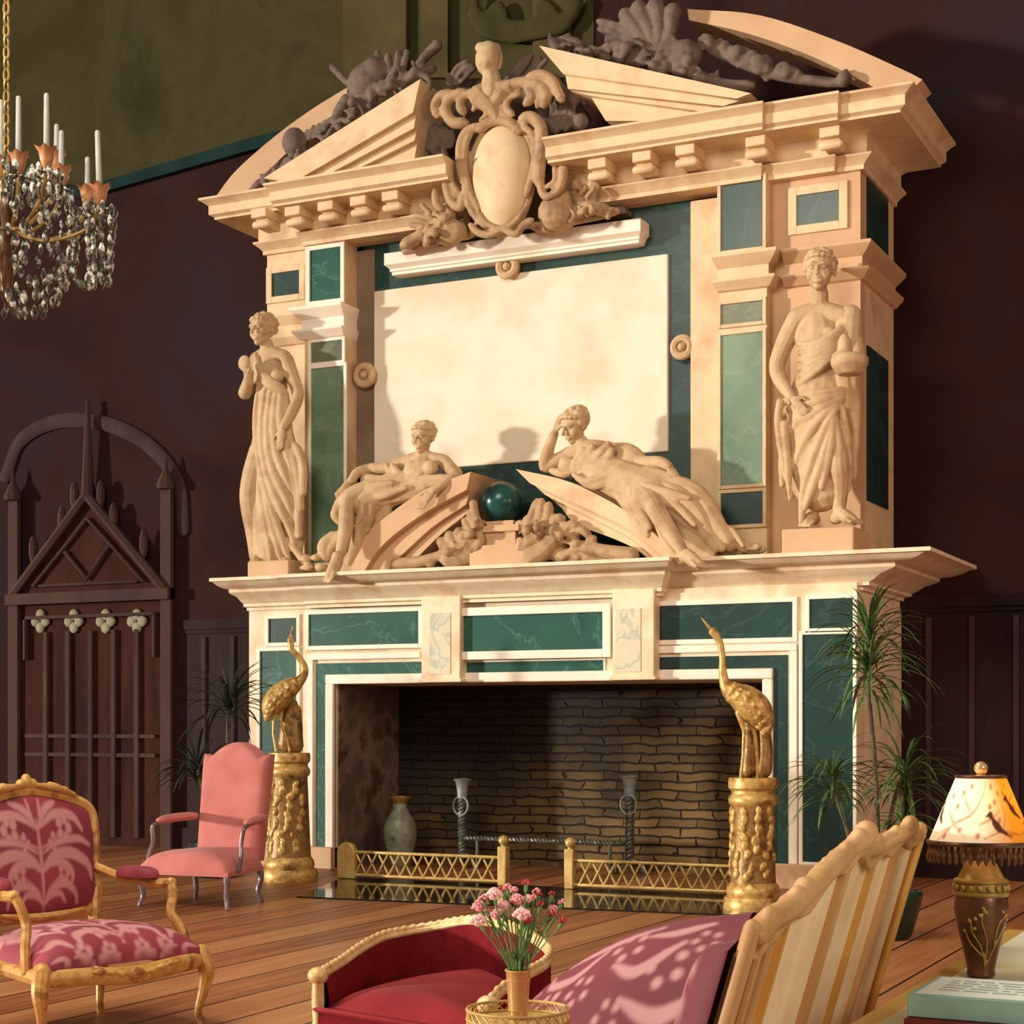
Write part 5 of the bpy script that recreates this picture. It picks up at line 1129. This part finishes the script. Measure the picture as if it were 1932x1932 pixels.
# ---------------------------------------------------------------- table with lamp and books
TX0,TX1,TY0,TY1,TZ=-.98,.5,3.12,5.575,.65
t=thing('side_table','low table with a pale top and tan border, in the bottom right corner','table',((TX0+TX1)/2,(TY0+TY1)/2,0))
b=B().box((TX0,TY0,TZ-.045),(TX1,TY1,TZ)); obj('table_top',b,TABLEW,t,bevel=.006)
b=B().box((TX0+.06,TY0+.06,TZ-.01),(TX1-.06,TY1-.06,TZ+.002)); obj('top_inlay',b,TABLE,t)
b=B().box((TX0+.05,TY0+.05,TZ-.13),(TX1-.05,TY1-.05,TZ-.04)); obj('apron',b,TABLEW,t)
for x in (TX0+.08,TX1-.08):
    for y in (TY0+.08,TY1-.08): obj('leg',B().lathe([(.02,0),(.026,.1),(.035,.5),(.04,.62)],(x,y,0),14),TABLEW,t)
def lamp():
    c=LD(1.2,4.39,TZ+.003); m=4.39/FPX
    t=thing('table_lamp','bronze vase table lamp with a painted bird shade and bead fringe, on the low table','lamp',c)
    b=B(); b.lathe([(.031,0),(.036,.008),(.034,.02),(.045,.07),(.06,.13),(.068,.175),(.067,.2),(.062,.214)],c,36); body=obj('body',b,BRONZE,t)
    b=B(); b.lathe([(.066,.208),(.071,.213),(.071,.219),(.064,.223),(.062,.24),(.068,.244),(.068,.25),(.058,.254),(.045,.28),(.034,.3)],c,36); n=18
    for i in range(n): a=2*pi*i/n; b.ball(c+V((.066*math.cos(a),.066*math.sin(a),.231)),.008,8)
    obj('collar',b,BRONZEL,t)
    b=B(); b.lathe([(.034,.298),(.036,.305),(.044,.33),(.043,.335),(.03,.33),(.02,.32)],c,24)
    for i in range(9): a=2*pi*i/9; b.ball(c+V((.041*math.cos(a),.041*math.sin(a),.322)),(.01,.01,.016),8)
    obj('flared_lip',b,BRONZE,t)
    # trailing blossom relief on the body
    fv=V((SN,-CS,0)); sv=V((CS,SN,0))
    def on(x,z):
        r=float(np.interp(z,[0,.02,.07,.13,.175,.2,.214],[.033,.034,.045,.06,.068,.067,.062])); xx=max(-.99,min(.99,x/r)); return c+sv*(r*xx)+fv*(r*math.sqrt(1-xx*xx)+.001)+V((0,0,z))
    b=B()
    for q in ([(0,.03),(-.012,.08),(-.035,.12),(-.04,.15)],[(0,.05),(.0,.1),(-.015,.15),(-.01,.18)],[(.004,.04),(.03,.1),(.045,.13)],[(-.01,.06),(-.036,.09),(-.048,.12)],[(.02,.09),(.03,.14),(.05,.16)]):
        b.tube([on(*p) for p in spline(q,5)],.0028,6)
    for x,z in ((-.042,.15),(-.03,.155),(-.012,.182),(-.02,.165),(-.005,.172),(-.05,.122),(.05,.162),(.056,.15),(.048,.132),(-.03,.13),(.04,.172)): b.ball(on(x,z),.0058,7)
    blob('blossom_relief',b,BRONZEL,body,.0022,1)
    b=B(); b.tube([c+V((0,0,.32)),c+V((0,0,.5))],.006,8); obj('stem',b,BRONZEL,t)
    # shade
    z0,z1,r0,r1=.345,.512,.131,.062
    K=[]; BR=[]
    for q in ([(-1.3,.0),(-.9,.3),(-.5,.45),(-.2,.75),(-.1,.95)],[(-1.2,.5),(-.9,.3),(-.6,.12)],[(-.5,.45),(-.7,.65),(-.8,.85)],[(-.2,.1),(.2,.2),(.7,.15),(1.1,.3)],[(.2,.2),(.35,.45),(.3,.7)],[(.5,.6),(.8,.7),(1.2,.8)],[(-.3,.3),(0,.4),(.2,.5)]): BR.append((q,.022,.016))
    for x,y in ((-1.1,.1),(-.95,.55),(-1.25,.7),(-.75,.2),(-.6,.85),(-.85,.75),(.1,.62),(.25,.75),(.05,.85),(.45,.75),(.6,.85),(-.05,.55),(.75,.55),(.15,.35),(.95,.3),(.35,.12),(-.35,.12)): BR.append(([(x,y),(x+.05,y+.04)],.05,.03))
    for x,y in ((.05,.24),(.62,.48),(-1.6,.4),(2.0,.5)):
        K+= [([(x+.12,y-.02),(x+.02,y+.06),(x-.06,y+.16)],.07,.06),([(x-.1,y+.2),(x-.06,y+.2)],.055,.055),([(x+.12,y-.02),(x+.28,y-.1)],.035,.02),([(x-.14,y+.2),(x-.2,y+.18)],.02,.01)]
    nu,nv=220,60
    b=B().grid(lambda a,q: c+sv*((r0+(r1-r0)*q)*math.sin(2*pi*a-pi))+fv*((r0+(r1-r0)*q)*math.cos(2*pi*a-pi))+V((0,0,z0+(z1-z0)*q)),nu,nv)
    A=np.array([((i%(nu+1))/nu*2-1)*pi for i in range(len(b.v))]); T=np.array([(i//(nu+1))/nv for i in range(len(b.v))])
    wm=np.clip((np.sin(A-.15)*1.6+.55),0,1)[:,None]; base=np.array(lin('#f1ead8')[:3])*(1-wm)+np.array(lin('#f0a21e')[:3])*wm  # window light (white, left) and lamp glow (amber, right) painted into the colour
    m1=motif(A,T,BR,.03)[:,None]*.85; m2=np.clip(motif(A,T,K,.03)*1.6,0,1)[:,None]
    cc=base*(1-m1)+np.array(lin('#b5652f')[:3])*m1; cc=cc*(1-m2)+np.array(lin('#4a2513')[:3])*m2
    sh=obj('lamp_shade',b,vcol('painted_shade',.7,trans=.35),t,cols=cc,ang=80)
    b=B(); n=60
    for r,z,w in ((r0,z0,.006),(r1,z1,.004)):
        b=B(); b.tube([c+V((r*math.cos(2*pi*i/n),r*math.sin(2*pi*i/n),z)) for i in range(n)],w,8,closed=True); obj('shade_trim',b,BRONZE,sh)
    b=B(); b.tube([c+V((-r1,0,z1)),c+V((r1,0,z1))],.003,6); b.lathe([(.012,z1),(.014,z1+.004),(.006,z1+.008)],c,12); obj('shade_spider',b,BRONZEL,t)
    obj('ball_finial',B().ball(c+V((0,0,z1+.022)),.0175,20),VASEW,t)
    pb=B(); p=c+V((r0,0,z0)); pb.tube([p,p+V((0,0,-.022))],.0016,6); pb.lathe([(.001,-.052),(.0055,-.044),(.006,-.034),(.003,-.024),(.001,-.02)],p,8)
    first=obj('fringe_bead',pb,BRONZE,sh)
    for i in range(1,44):
        a=2*pi*i/44; o=first.copy(); col.objects.link(o); o.parent=sh
        ctr=c+V((r0*math.cos(a),r0*math.sin(a),z0-.052)); o.location=ctr-WL[sh.name]
    pt=bpy.data.lights.new('lamp_bulb','POINT'); pt.energy=1.1; pt.color=(1,.66,.3); pt.shadow_soft_size=.03; lo=bpy.data.objects.new('lamp_bulb',pt); col.objects.link(lo); lo.location=c+V((0,0,.43))
lamp()
def book(label,fl_,e,g,w,h,z0,z1,cov,page,extra=None):
    o=V((fl_[0],fl_[1])); e=V(e); g=V(g); P=lambda x,y,z:(lambda q: LD(q.x,q.y,z))(o+e*x+g*y)
    t=thing('book',label,'book',P(w/2,h/2,z0)); th=.005
    def sl(x0,x1,y0,y1,a,b_): 
        return B().prism([P(x0,y0,a),P(x1,y0,a),P(x1,y1,a),P(x0,y1,a)],(0,0,b_-a))
    b=sl(0,w,0,h,z0,z0+th); b.join(sl(0,w,0,h,z1-th,z1)); b.join(sl(0,w,-.003,.006,z0,z1)); obj('cover',b,cov,t,bevel=.002)
    obj('pages',sl(.006,w-.006,.006,h-.006,z0+th,z1-th),page,t)
    if extra: extra(t,sl)
zb=TZ+.003; u_e=(.893,-.45); u_g=(.45,.893)
book('red leather book with tan page edges, underneath the teal book on the low table',(.806,3.527),u_e,u_g,.29,.30,zb,zb+.042,BOOKR,PAGE)
def lab(t,sl):
    z=zb+.09
    lb=obj('pale_label',sl(.012,.262,.012,.268,z-.001,z+.0006),BOOKW,t)
    b=B(); rr=random.Random(5)
    for j in range(5):
        y=.075+.035*j; x=.045
        while x<.22:
            w=rr.uniform(.015,.06); b.join(sl(x,min(x+w,.235),y,y+.012,z,z+.0012)); x+=w+.01
    obj('lettering',b,BOOKG,lb)
book('teal cloth book with a pale label on its cover, on top of the red book',(.817,3.544),u_e,u_g,.27,.28,zb+.043,zb+.09,BOOKT,PAGE,lab)
# ---------------------------------------------------------------- gallery table with the flowers
gc=LD(.014,3.9,0); gz=.63
t=thing('gallery_table','small round brass table with a pierced gallery rim, at the bottom centre','table',gc)
b=B(); b.lathe([(.112,gz-.02),(.118,gz-.012),(.118,gz-.004),(.1,gz)],gc,48); obj('table_top',b,BRASS,t)
b=B(); n=48; 
for z,r in ((gz+.022,.0035),(gz,.003)): b.tube([gc+V((.117*math.cos(2*pi*i/n),.117*math.sin(2*pi*i/n),z)) for i in range(n)],r,6,closed=True)
obj('rim',b,BRASS,t)
b=B(); n=30
for i in range(n):
    for s in (-1,1):
        a0=2*pi*i/n; a1=a0+s*2*pi/n; b.tube([gc+V((.117*math.cos(a0),.117*math.sin(a0),gz)),gc+V((.117*math.cos(a1),.117*math.sin(a1),gz+.022))],.0016,5)
obj('gallery',b,BRASS,t)
for i in range(3):
    a=2*pi*i/3+.4; d=V((math.cos(a),math.sin(a),0)); b=B(); b.tube(spline([gc+d*.09+V((0,0,gz-.015)),gc+d*.07+V((0,0,gz-.2)),gc+d*.06+V((0,0,.2)),gc+d*.12+V((0,0,.012))],6),[.011]*9+[.009]*10,8); obj('leg',b,BRASS,t)
vc=gc+V((.0,0,gz+.001)); vh=.112
b=B(); b.lathe([(.021,0),(.022,.004),(.0235,.04),(.028,vh-.008),(.03,vh),(.026,vh-.002),(.02,.05),(.018,.01),(.001,.008)],vc,32)
v=thing('flower_vase','tall tapering gold beaker vase holding the carnations, on the gallery table','vase',vc); obj('beaker',b,VASEW,v)
b=B(); 
for z,r in ((vh-.003,.0298),(.02,.0235),(.088,.0272)): b.tube([vc+V((r*math.cos(2*pi*i/36),r*math.sin(2*pi*i/36),z)) for i in range(36)],.0012,6,closed=True)
obj('band',b,BRASS,v)
FLW=[(905,1712,1,16),(912,1697,2,10),(903,1740,0,17),(932,1690,0,17),(948,1680,3,10),(958,1676,2,10),(950,1710,0,15),(938,1728,1,15),(970,1682,1,10),(976,1700,2,16),(984,1712,0,9),(993,1668,3,10),(996,1698,0,12),(1006,1696,1,9),(1012,1684,2,10),(1017,1690,3,8),(985,1728,0,18),(994,1738,3,11),(1010,1736,2,9),(1020,1708,3,9),(1042,1688,3,8),(1061,1704,2,9),(1043,1720,1,14),(1050,1728,3,10),(1063,1739,3,10),(918,1720,2,8)]
WHERE=['left edge','upper left edge','lower left edge','upper left','top left of centre','top, a little left of centre','left of centre','lower left of centre','upper centre left','centre','middle','very top, standing highest','centre right of the big pink one','right of centre','upper right of centre','upper right of centre, lower bud','low centre, the largest','low centre','low right of centre','right of centre, deep in','upper right','far right, higher up','right','right, lower','far right, lowest','left, half hidden']
NM={0:('pale pink',P1),1:('pink',P2),2:('rose pink',P2),3:('red',P3)}
for i,(u,vv,k,sz) in enumerate(FLW):
    D=3.9+RND.uniform(-.05,.05); p=WD(u,vv,D); m=D/FPX; base=vc+V((RND.uniform(-.008,.008),RND.uniform(-.008,.008),.03)); q=vc+V(((p-vc).x*.22,(p-vc).y*.22,vh+.0))
    q.x=vc.x+max(-.02,min(.02,(p.x-vc.x)*.22)); q.y=vc.y+max(-.02,min(.02,(p.y-vc.y)*.22))
    nm,mt=NM[k]; bud=sz<11
    t=thing('carnation','%s carnation %s in the gold vase, %s'%(nm,'bud' if bud else 'bloom',WHERE[i]),'flower',base,'carnations in the gold vase')
    S_=spline([base,q,q.lerp(p,.55)+V((0,0,.004)),p-V((0,0,sz*m*.5))],5); b=B(); b.tube(S_,.0016,6); st=obj('stem',b,STEMG,t)
    b=B(); d=(p-q).normalized(); c0=p-d*sz*m*.75; b.tube([c0-d*.014,c0-d*.004,c0+d*.006],[.002,.0048,.0042],8)
    for s in (.45,.7):
        w=V(S_[int(s*(len(S_)-1))]); dd=V((RND.uniform(-1,1),RND.uniform(-1,1),1.2)).normalized(); b.tube([w,w+dd*.018,w+dd*.034+V((dd.x*.008,dd.y*.008,-.003))],[.0014,.0024,.0006],6,flat=(1,1,1))
    obj('leaves',b,STEMG,t)
    sz*=1.3; b=B(); n=8 if bud else 26
    for j in range(n):
        a=2.4*j; rr=sz*m*.62*math.sqrt((j+.3)/n); cc_=p+V((math.cos(a)*rr,math.sin(a)*rr,sz*m*.55*(1-(rr/(sz*m*.62))**2)))
        R=rot3(a,RND.uniform(-1.2,1.2),RND.uniform(-1.2,1.2)); r=sz*m*(.34 if bud else .27); b.ball(cc_,(r,r*.8,r*.4),7,R)
    if not bud: b.ball(p,(sz*m*.5,sz*m*.5,sz*m*.4),8)
    obj('bloom',b,mt,t,ang=80)
# ---------------------------------------------------------------- plants
def crown(b,c,n,L,seed,up=(.0,1.2),w=.0095,droop=1.0):
    rr=random.Random(seed)
    for i in range(n):
        a=2.4*i+rr.uniform(-.3,.3); e=rr.uniform(*up); ll=L*rr.uniform(.7,1.1); d=V((math.cos(a)*math.cos(e),math.sin(a)*math.cos(e),math.sin(e))); p=V(c)+V((0,0,-.12*rr.random())); pts=[]
        for k in range(9):
            pts.append(p.copy()); p=p+d*ll/8; d=(d+V((0,0,-.2*droop*(1+.5*k/8)))).normalized()
        side=V((-math.sin(a),math.cos(a),0))
        vs=[];fs=[]
        for k,q in enumerate(pts):
            ww=w*math.sin(pi*min(.08+k/8.6,1))**.7*.9+.0008; vs+= [q-side*ww+V((0,0,ww*.5)),q,q+side*ww+V((0,0,ww*.5))]
        for k in range(8):
            o=3*k; fs+=[(o,o+1,o+4,o+3),(o+1,o+2,o+5,o+4)]
        b.add(vs,fs)
def dracaena():
    D=10.45; base=LD((1652-966)/FPX*D,D,0); t=thing('dracaena','tall dracaena with arching green crowns on bare stems, behind the damask sofa','plant',base)
    b=B(); b.lathe([(.2,0),(.22,.03),(.27,.2),(.285,.27),(.265,.29),(.25,.27),(.24,.24),(.01,.23)],base,32); obj('pot',b,POT,t)
    for k,(pts,n,L) in enumerate((([(1655,1690),(1656,1560),(1650,1430),(1641,1330),(1640,1255)],0,0),([(1630,1690),(1598,1565),(1580,1510),(1568,1462)],0,0),([(1665,1690),(1676,1570),(1690,1500),(1708,1452)],0,0),([(1680,1690),(1695,1600),(1704,1545)],0,0))):
        dd=(.0,.12,.2,-.1)[k]; b=B(); Q=[WD(u,v,D+dd*min(1,(1690-v)/200)) for u,v in spline(pts,5)]; Q[0].z=.2
        b.tube(Q,[.017]*3+[.014]*(len(Q)-4)+[.012],8); st=obj('stem',b,STEM,t)
        b=B(); top=Q[-1]
        if k==0: crown(b,top+V((0,0,.02)),56,.50,1,(.1,1.35)); crown(b,top+V((0,0,.22)),46,.42,5,(.3,1.45)); crown(b,top+V((0,0,-.06)),20,.46,9,(-.3,.6))
        elif k==1: crown(b,top,38,.42,2,(.2,1.3)); crown(b,top+V((0,0,-.09)),16,.38,6,(-.1,.8))
        elif k==2: crown(b,top,44,.48,3,(.2,1.3)); crown(b,top+V((0,0,-.08)),18,.44,7,(-.1,.8))
        else: crown(b,top,30,.28,4,(.2,1.4))
        obj('leaf_crown',b,LEAF,st,ang=80)
dracaena()
def palm():
    D=14.6; base=LD((408-966)/FPX*D,D,0); t=thing('potted_palm','dark drooping palm in the shadows behind the pink armchair','plant',base)
    b=B(); b.lathe([(.16,0),(.2,.05),(.24,.3),(.2,.32),(.19,.28),(.01,.27)],base,28); obj('pot',b,POT,t)
    for k,(u,v,n,L) in enumerate(((432,1330,60,.6),(372,1452,46,.5))):
        top=WD(u,v,D+.05); b=B(); b.tube(spline([base+V((0,0,.25)),base.lerp(top,.5)+V((.04,0,.1)),top],5),.02,8); st=obj('stem',b,STEM,t)
        b=B(); crown(b,top,n,L,21+k,(.1,1.45),.013,.9); obj('leaf_crown',b,LEAFD,st,ang=80)
palm()
# ---------------------------------------------------------------- chandelier
def chandelier():
    D=9.0; m=D/FPX; c=WD(12,470,D); at=lambda u,v,dd=0: WD(u,v,D+dd)
    t=thing('chandelier','crystal chandelier with pale candles hanging at the top left','chandelier',c)
    b=B(); z=at(14,350).z; x=at(12,0)
    top=WD(12,-260,D); zz=z
    k=0
    while zz<top.z:
        R=Matrix.Rotation(pi/2*(k%2),3,'Z'); cc=V((c.x,c.y,zz)); b.tube([cc+R@V((.017*math.cos(a),0,.036*math.sin(a))) for a in [2*pi*i/10 for i in range(10)]],.006,5,closed=True); zz+=.058; k+=1
    obj('chain',b,BRONZEL,t)
    b=B(); b.lathe([(.005,at(12,585).z),(.025,at(12,560).z),(.04,at(12,500).z),(.02,at(12,450).z),(.035,at(12,400).z),(.02,at(12,350).z),(.01,at(12,330).z)],(c.x,c.y,0),20); obj('stem',b,BRONZE,t)
    CA=[(35,292,185,-.1,1),(88,282,180,-.42,1),(188,352,250,-.25,1),(165,356,300,.35,0),(107,290,238,.4,0),(116,318,250,.25,0),(2,300,192,.3,0),(-70,300,190,-.3,1),(-140,345,250,0,1)]
    for u,v0,v1,dd,cup in CA:
        p=at(u,v0,dd); q=at(u-(4 if u==188 else 0),v1,dd)
        b=B(); hub=V((c.x,c.y,at(12,430).z)); e=p-V((0,0,.13)); b.tube(spline([hub,hub.lerp(e,.4)+V((0,0,-.1)),hub.lerp(e,.85)+V((0,0,-.08)),e+V((0,0,.03))],5),.01,7); ar=obj('arm',b,BRONZEL,t)
        b=B(); n=24; pr=[(.015,-.1),(.024,-.085),(.034,-.05),(.04,-.015),(.055,.005)]
        vs=[];fs=[]
        for r,zq in pr:
            for i in range(n):
                a=2*pi*i/n; w=1+.12*math.cos(6*a)*(r/.05)**2; vs.append(p+V((r*w*math.cos(a),r*w*math.sin(a),zq+(.008*math.cos(6*a) if r>.05 else 0))))
        for j in range(len(pr)-1):
            for i in range(n): fs.append((j*n+i,j*n+(i+1)%n,(j+1)*n+(i+1)%n,(j+1)*n+i))
        fs.append(list(range(n-1,-1,-1))); b.add(vs,fs); obj('candle_cup',b,CUP,ar)
        b=B(); b.tube([p-V((0,0,.04)),q],[.0165,.0135],12); obj('candle',b,CANDLE,ar)
        b=B()
        for i in range(12): a=2*pi*i/12; b.ball(p+V((.055*math.cos(a),.055*math.sin(a),-.125)),.013,7)
        obj('bead_ring',b,CRYST,ar)
    # hanging drops : ring tiers and swags
    dm=B(); dm.lathe([(.001,-.034),(.0125,-.016),(.015,.0),(.008,.018),(.001,.026)],(0,0,0),6)
    rr=random.Random(2); spots=[]
    for v,r,n in ((352,95,20),(372,118,24),(398,128,26),(425,132,28),(452,130,28),(480,128,28),(505,122,26),(530,112,24),(552,96,20),(570,72,16),(580,40,10)):
        for i in range(n):
            a=2*pi*i/n+rr.uniform(-.1,.1); spots.append((V((c.x+r*m*math.cos(a),c.y+r*m*math.sin(a),at(12,v+rr.uniform(-7,7)).z)),rr.uniform(.8,1.5)))
    for (u,v0,v1,dd,cup) in CA[:4]+CA[7:]:
        p=at(u,v0,dd)
        for i in range(9):
            a=2*pi*i/9
            L=6 if u==188 else 2
            for k in range(L): spots.append((p+V((.075*math.cos(a)*(1-.07*k),.075*math.sin(a)*(1-.07*k),-.16-.072*k+rr.uniform(-.01,.01))),rr.uniform(.8,1.3)))
    for i in range(26):                          # beaded swag under the right arm
        k=i/25; spots.append((at(130+85*k,500+50*math.sin(pi*k)**.8-60*k*k,-.2),.9))
    vis=lambda s: -((s[0].x-c.x)*SN*-1+(s[0].y-c.y)*CS) if False else (s[0]-c).dot(V((SN,-CS,0)))+ (0.6 if (s[0]-c).dot(V((CS,SN,0)))>-.02 else -1)
    spots.sort(key=vis,reverse=True)
    first=None
    for s,(p,k) in enumerate(spots[:100]):
        if first is None:
            first=obj('crystal_drop',B().join(dm),CRYST,t,ang=10); off=WL[first.name].copy(); first.location=p-c; first.scale=(k,k,k)
        else:
            o=first.copy(); col.objects.link(o); o.parent=t; o.location=p-c; o.scale=(k,k,k*rr.uniform(.9,1.3))
    b=B()
    for p,k in spots[100:]:
        q=B().join(dm); q.map(lambda a: p+a*k); b.join(q)
    o=obj('crystal_drops',b,CRYST,t,ang=10); o['kind']='stuff'
chandelier()
# ---------------------------------------------------------------- light, world, camera
wd=bpy.data.worlds.new('world'); bpy.context.scene.world=wd; wd.use_nodes=True
bg=wd.node_tree.nodes['Background']; bg.inputs[0].default_value=(1.0,.84,.72,1); bg.inputs[1].default_value=.22
def sun(az_dir,energy,color,angle):
    l=bpy.data.lights.new('window_sun','SUN'); l.energy=energy; l.color=color; l.angle=math.radians(angle); o=bpy.data.objects.new('window_sun',l); col.objects.link(o)
    o.rotation_euler=V(az_dir).to_track_quat('-Z','Y').to_euler(); o.location=(-20,2,6)
sun((.80,.56,-.045),3.7,(1,.90,.78),3)
def area(loc,to,size,energy,color):
    l=bpy.data.lights.new('soft_light','AREA'); l.energy=energy; l.size=size; l.color=color; o=bpy.data.objects.new('soft_light',l); col.objects.link(o); o.location=loc
    o.rotation_euler=(V(to)-V(loc)).to_track_quat('-Z','Y').to_euler()
area((-6,3,7.5),(-4.5,7.5,0),4,680,(1,.86,.7))
area((3.5,1.5,3.2),(-1,4,.9),2,150,(1,.86,.68))
area((3.2,9.5,3.6),(-3.4,13.8,3.2),2.5,170,(1,.55,.38))
cam=bpy.data.cameras.new('camera'); co=bpy.data.objects.new('camera',cam); col.objects.link(co)
co.location=(0,0,EYE); co.rotation_euler=(pi/2,0,YAW)
cam.sensor_fit='HORIZONTAL'; cam.sensor_width=36; cam.lens=36*FPX/1932
cam.shift_y=(HOR-966)/1932; cam.clip_end=200
bpy.context.scene.camera=co
vs=bpy.context.scene.view_settings; vs.view_transform='Standard'; vs.look='None'; vs.exposure=0; vs.gamma=1
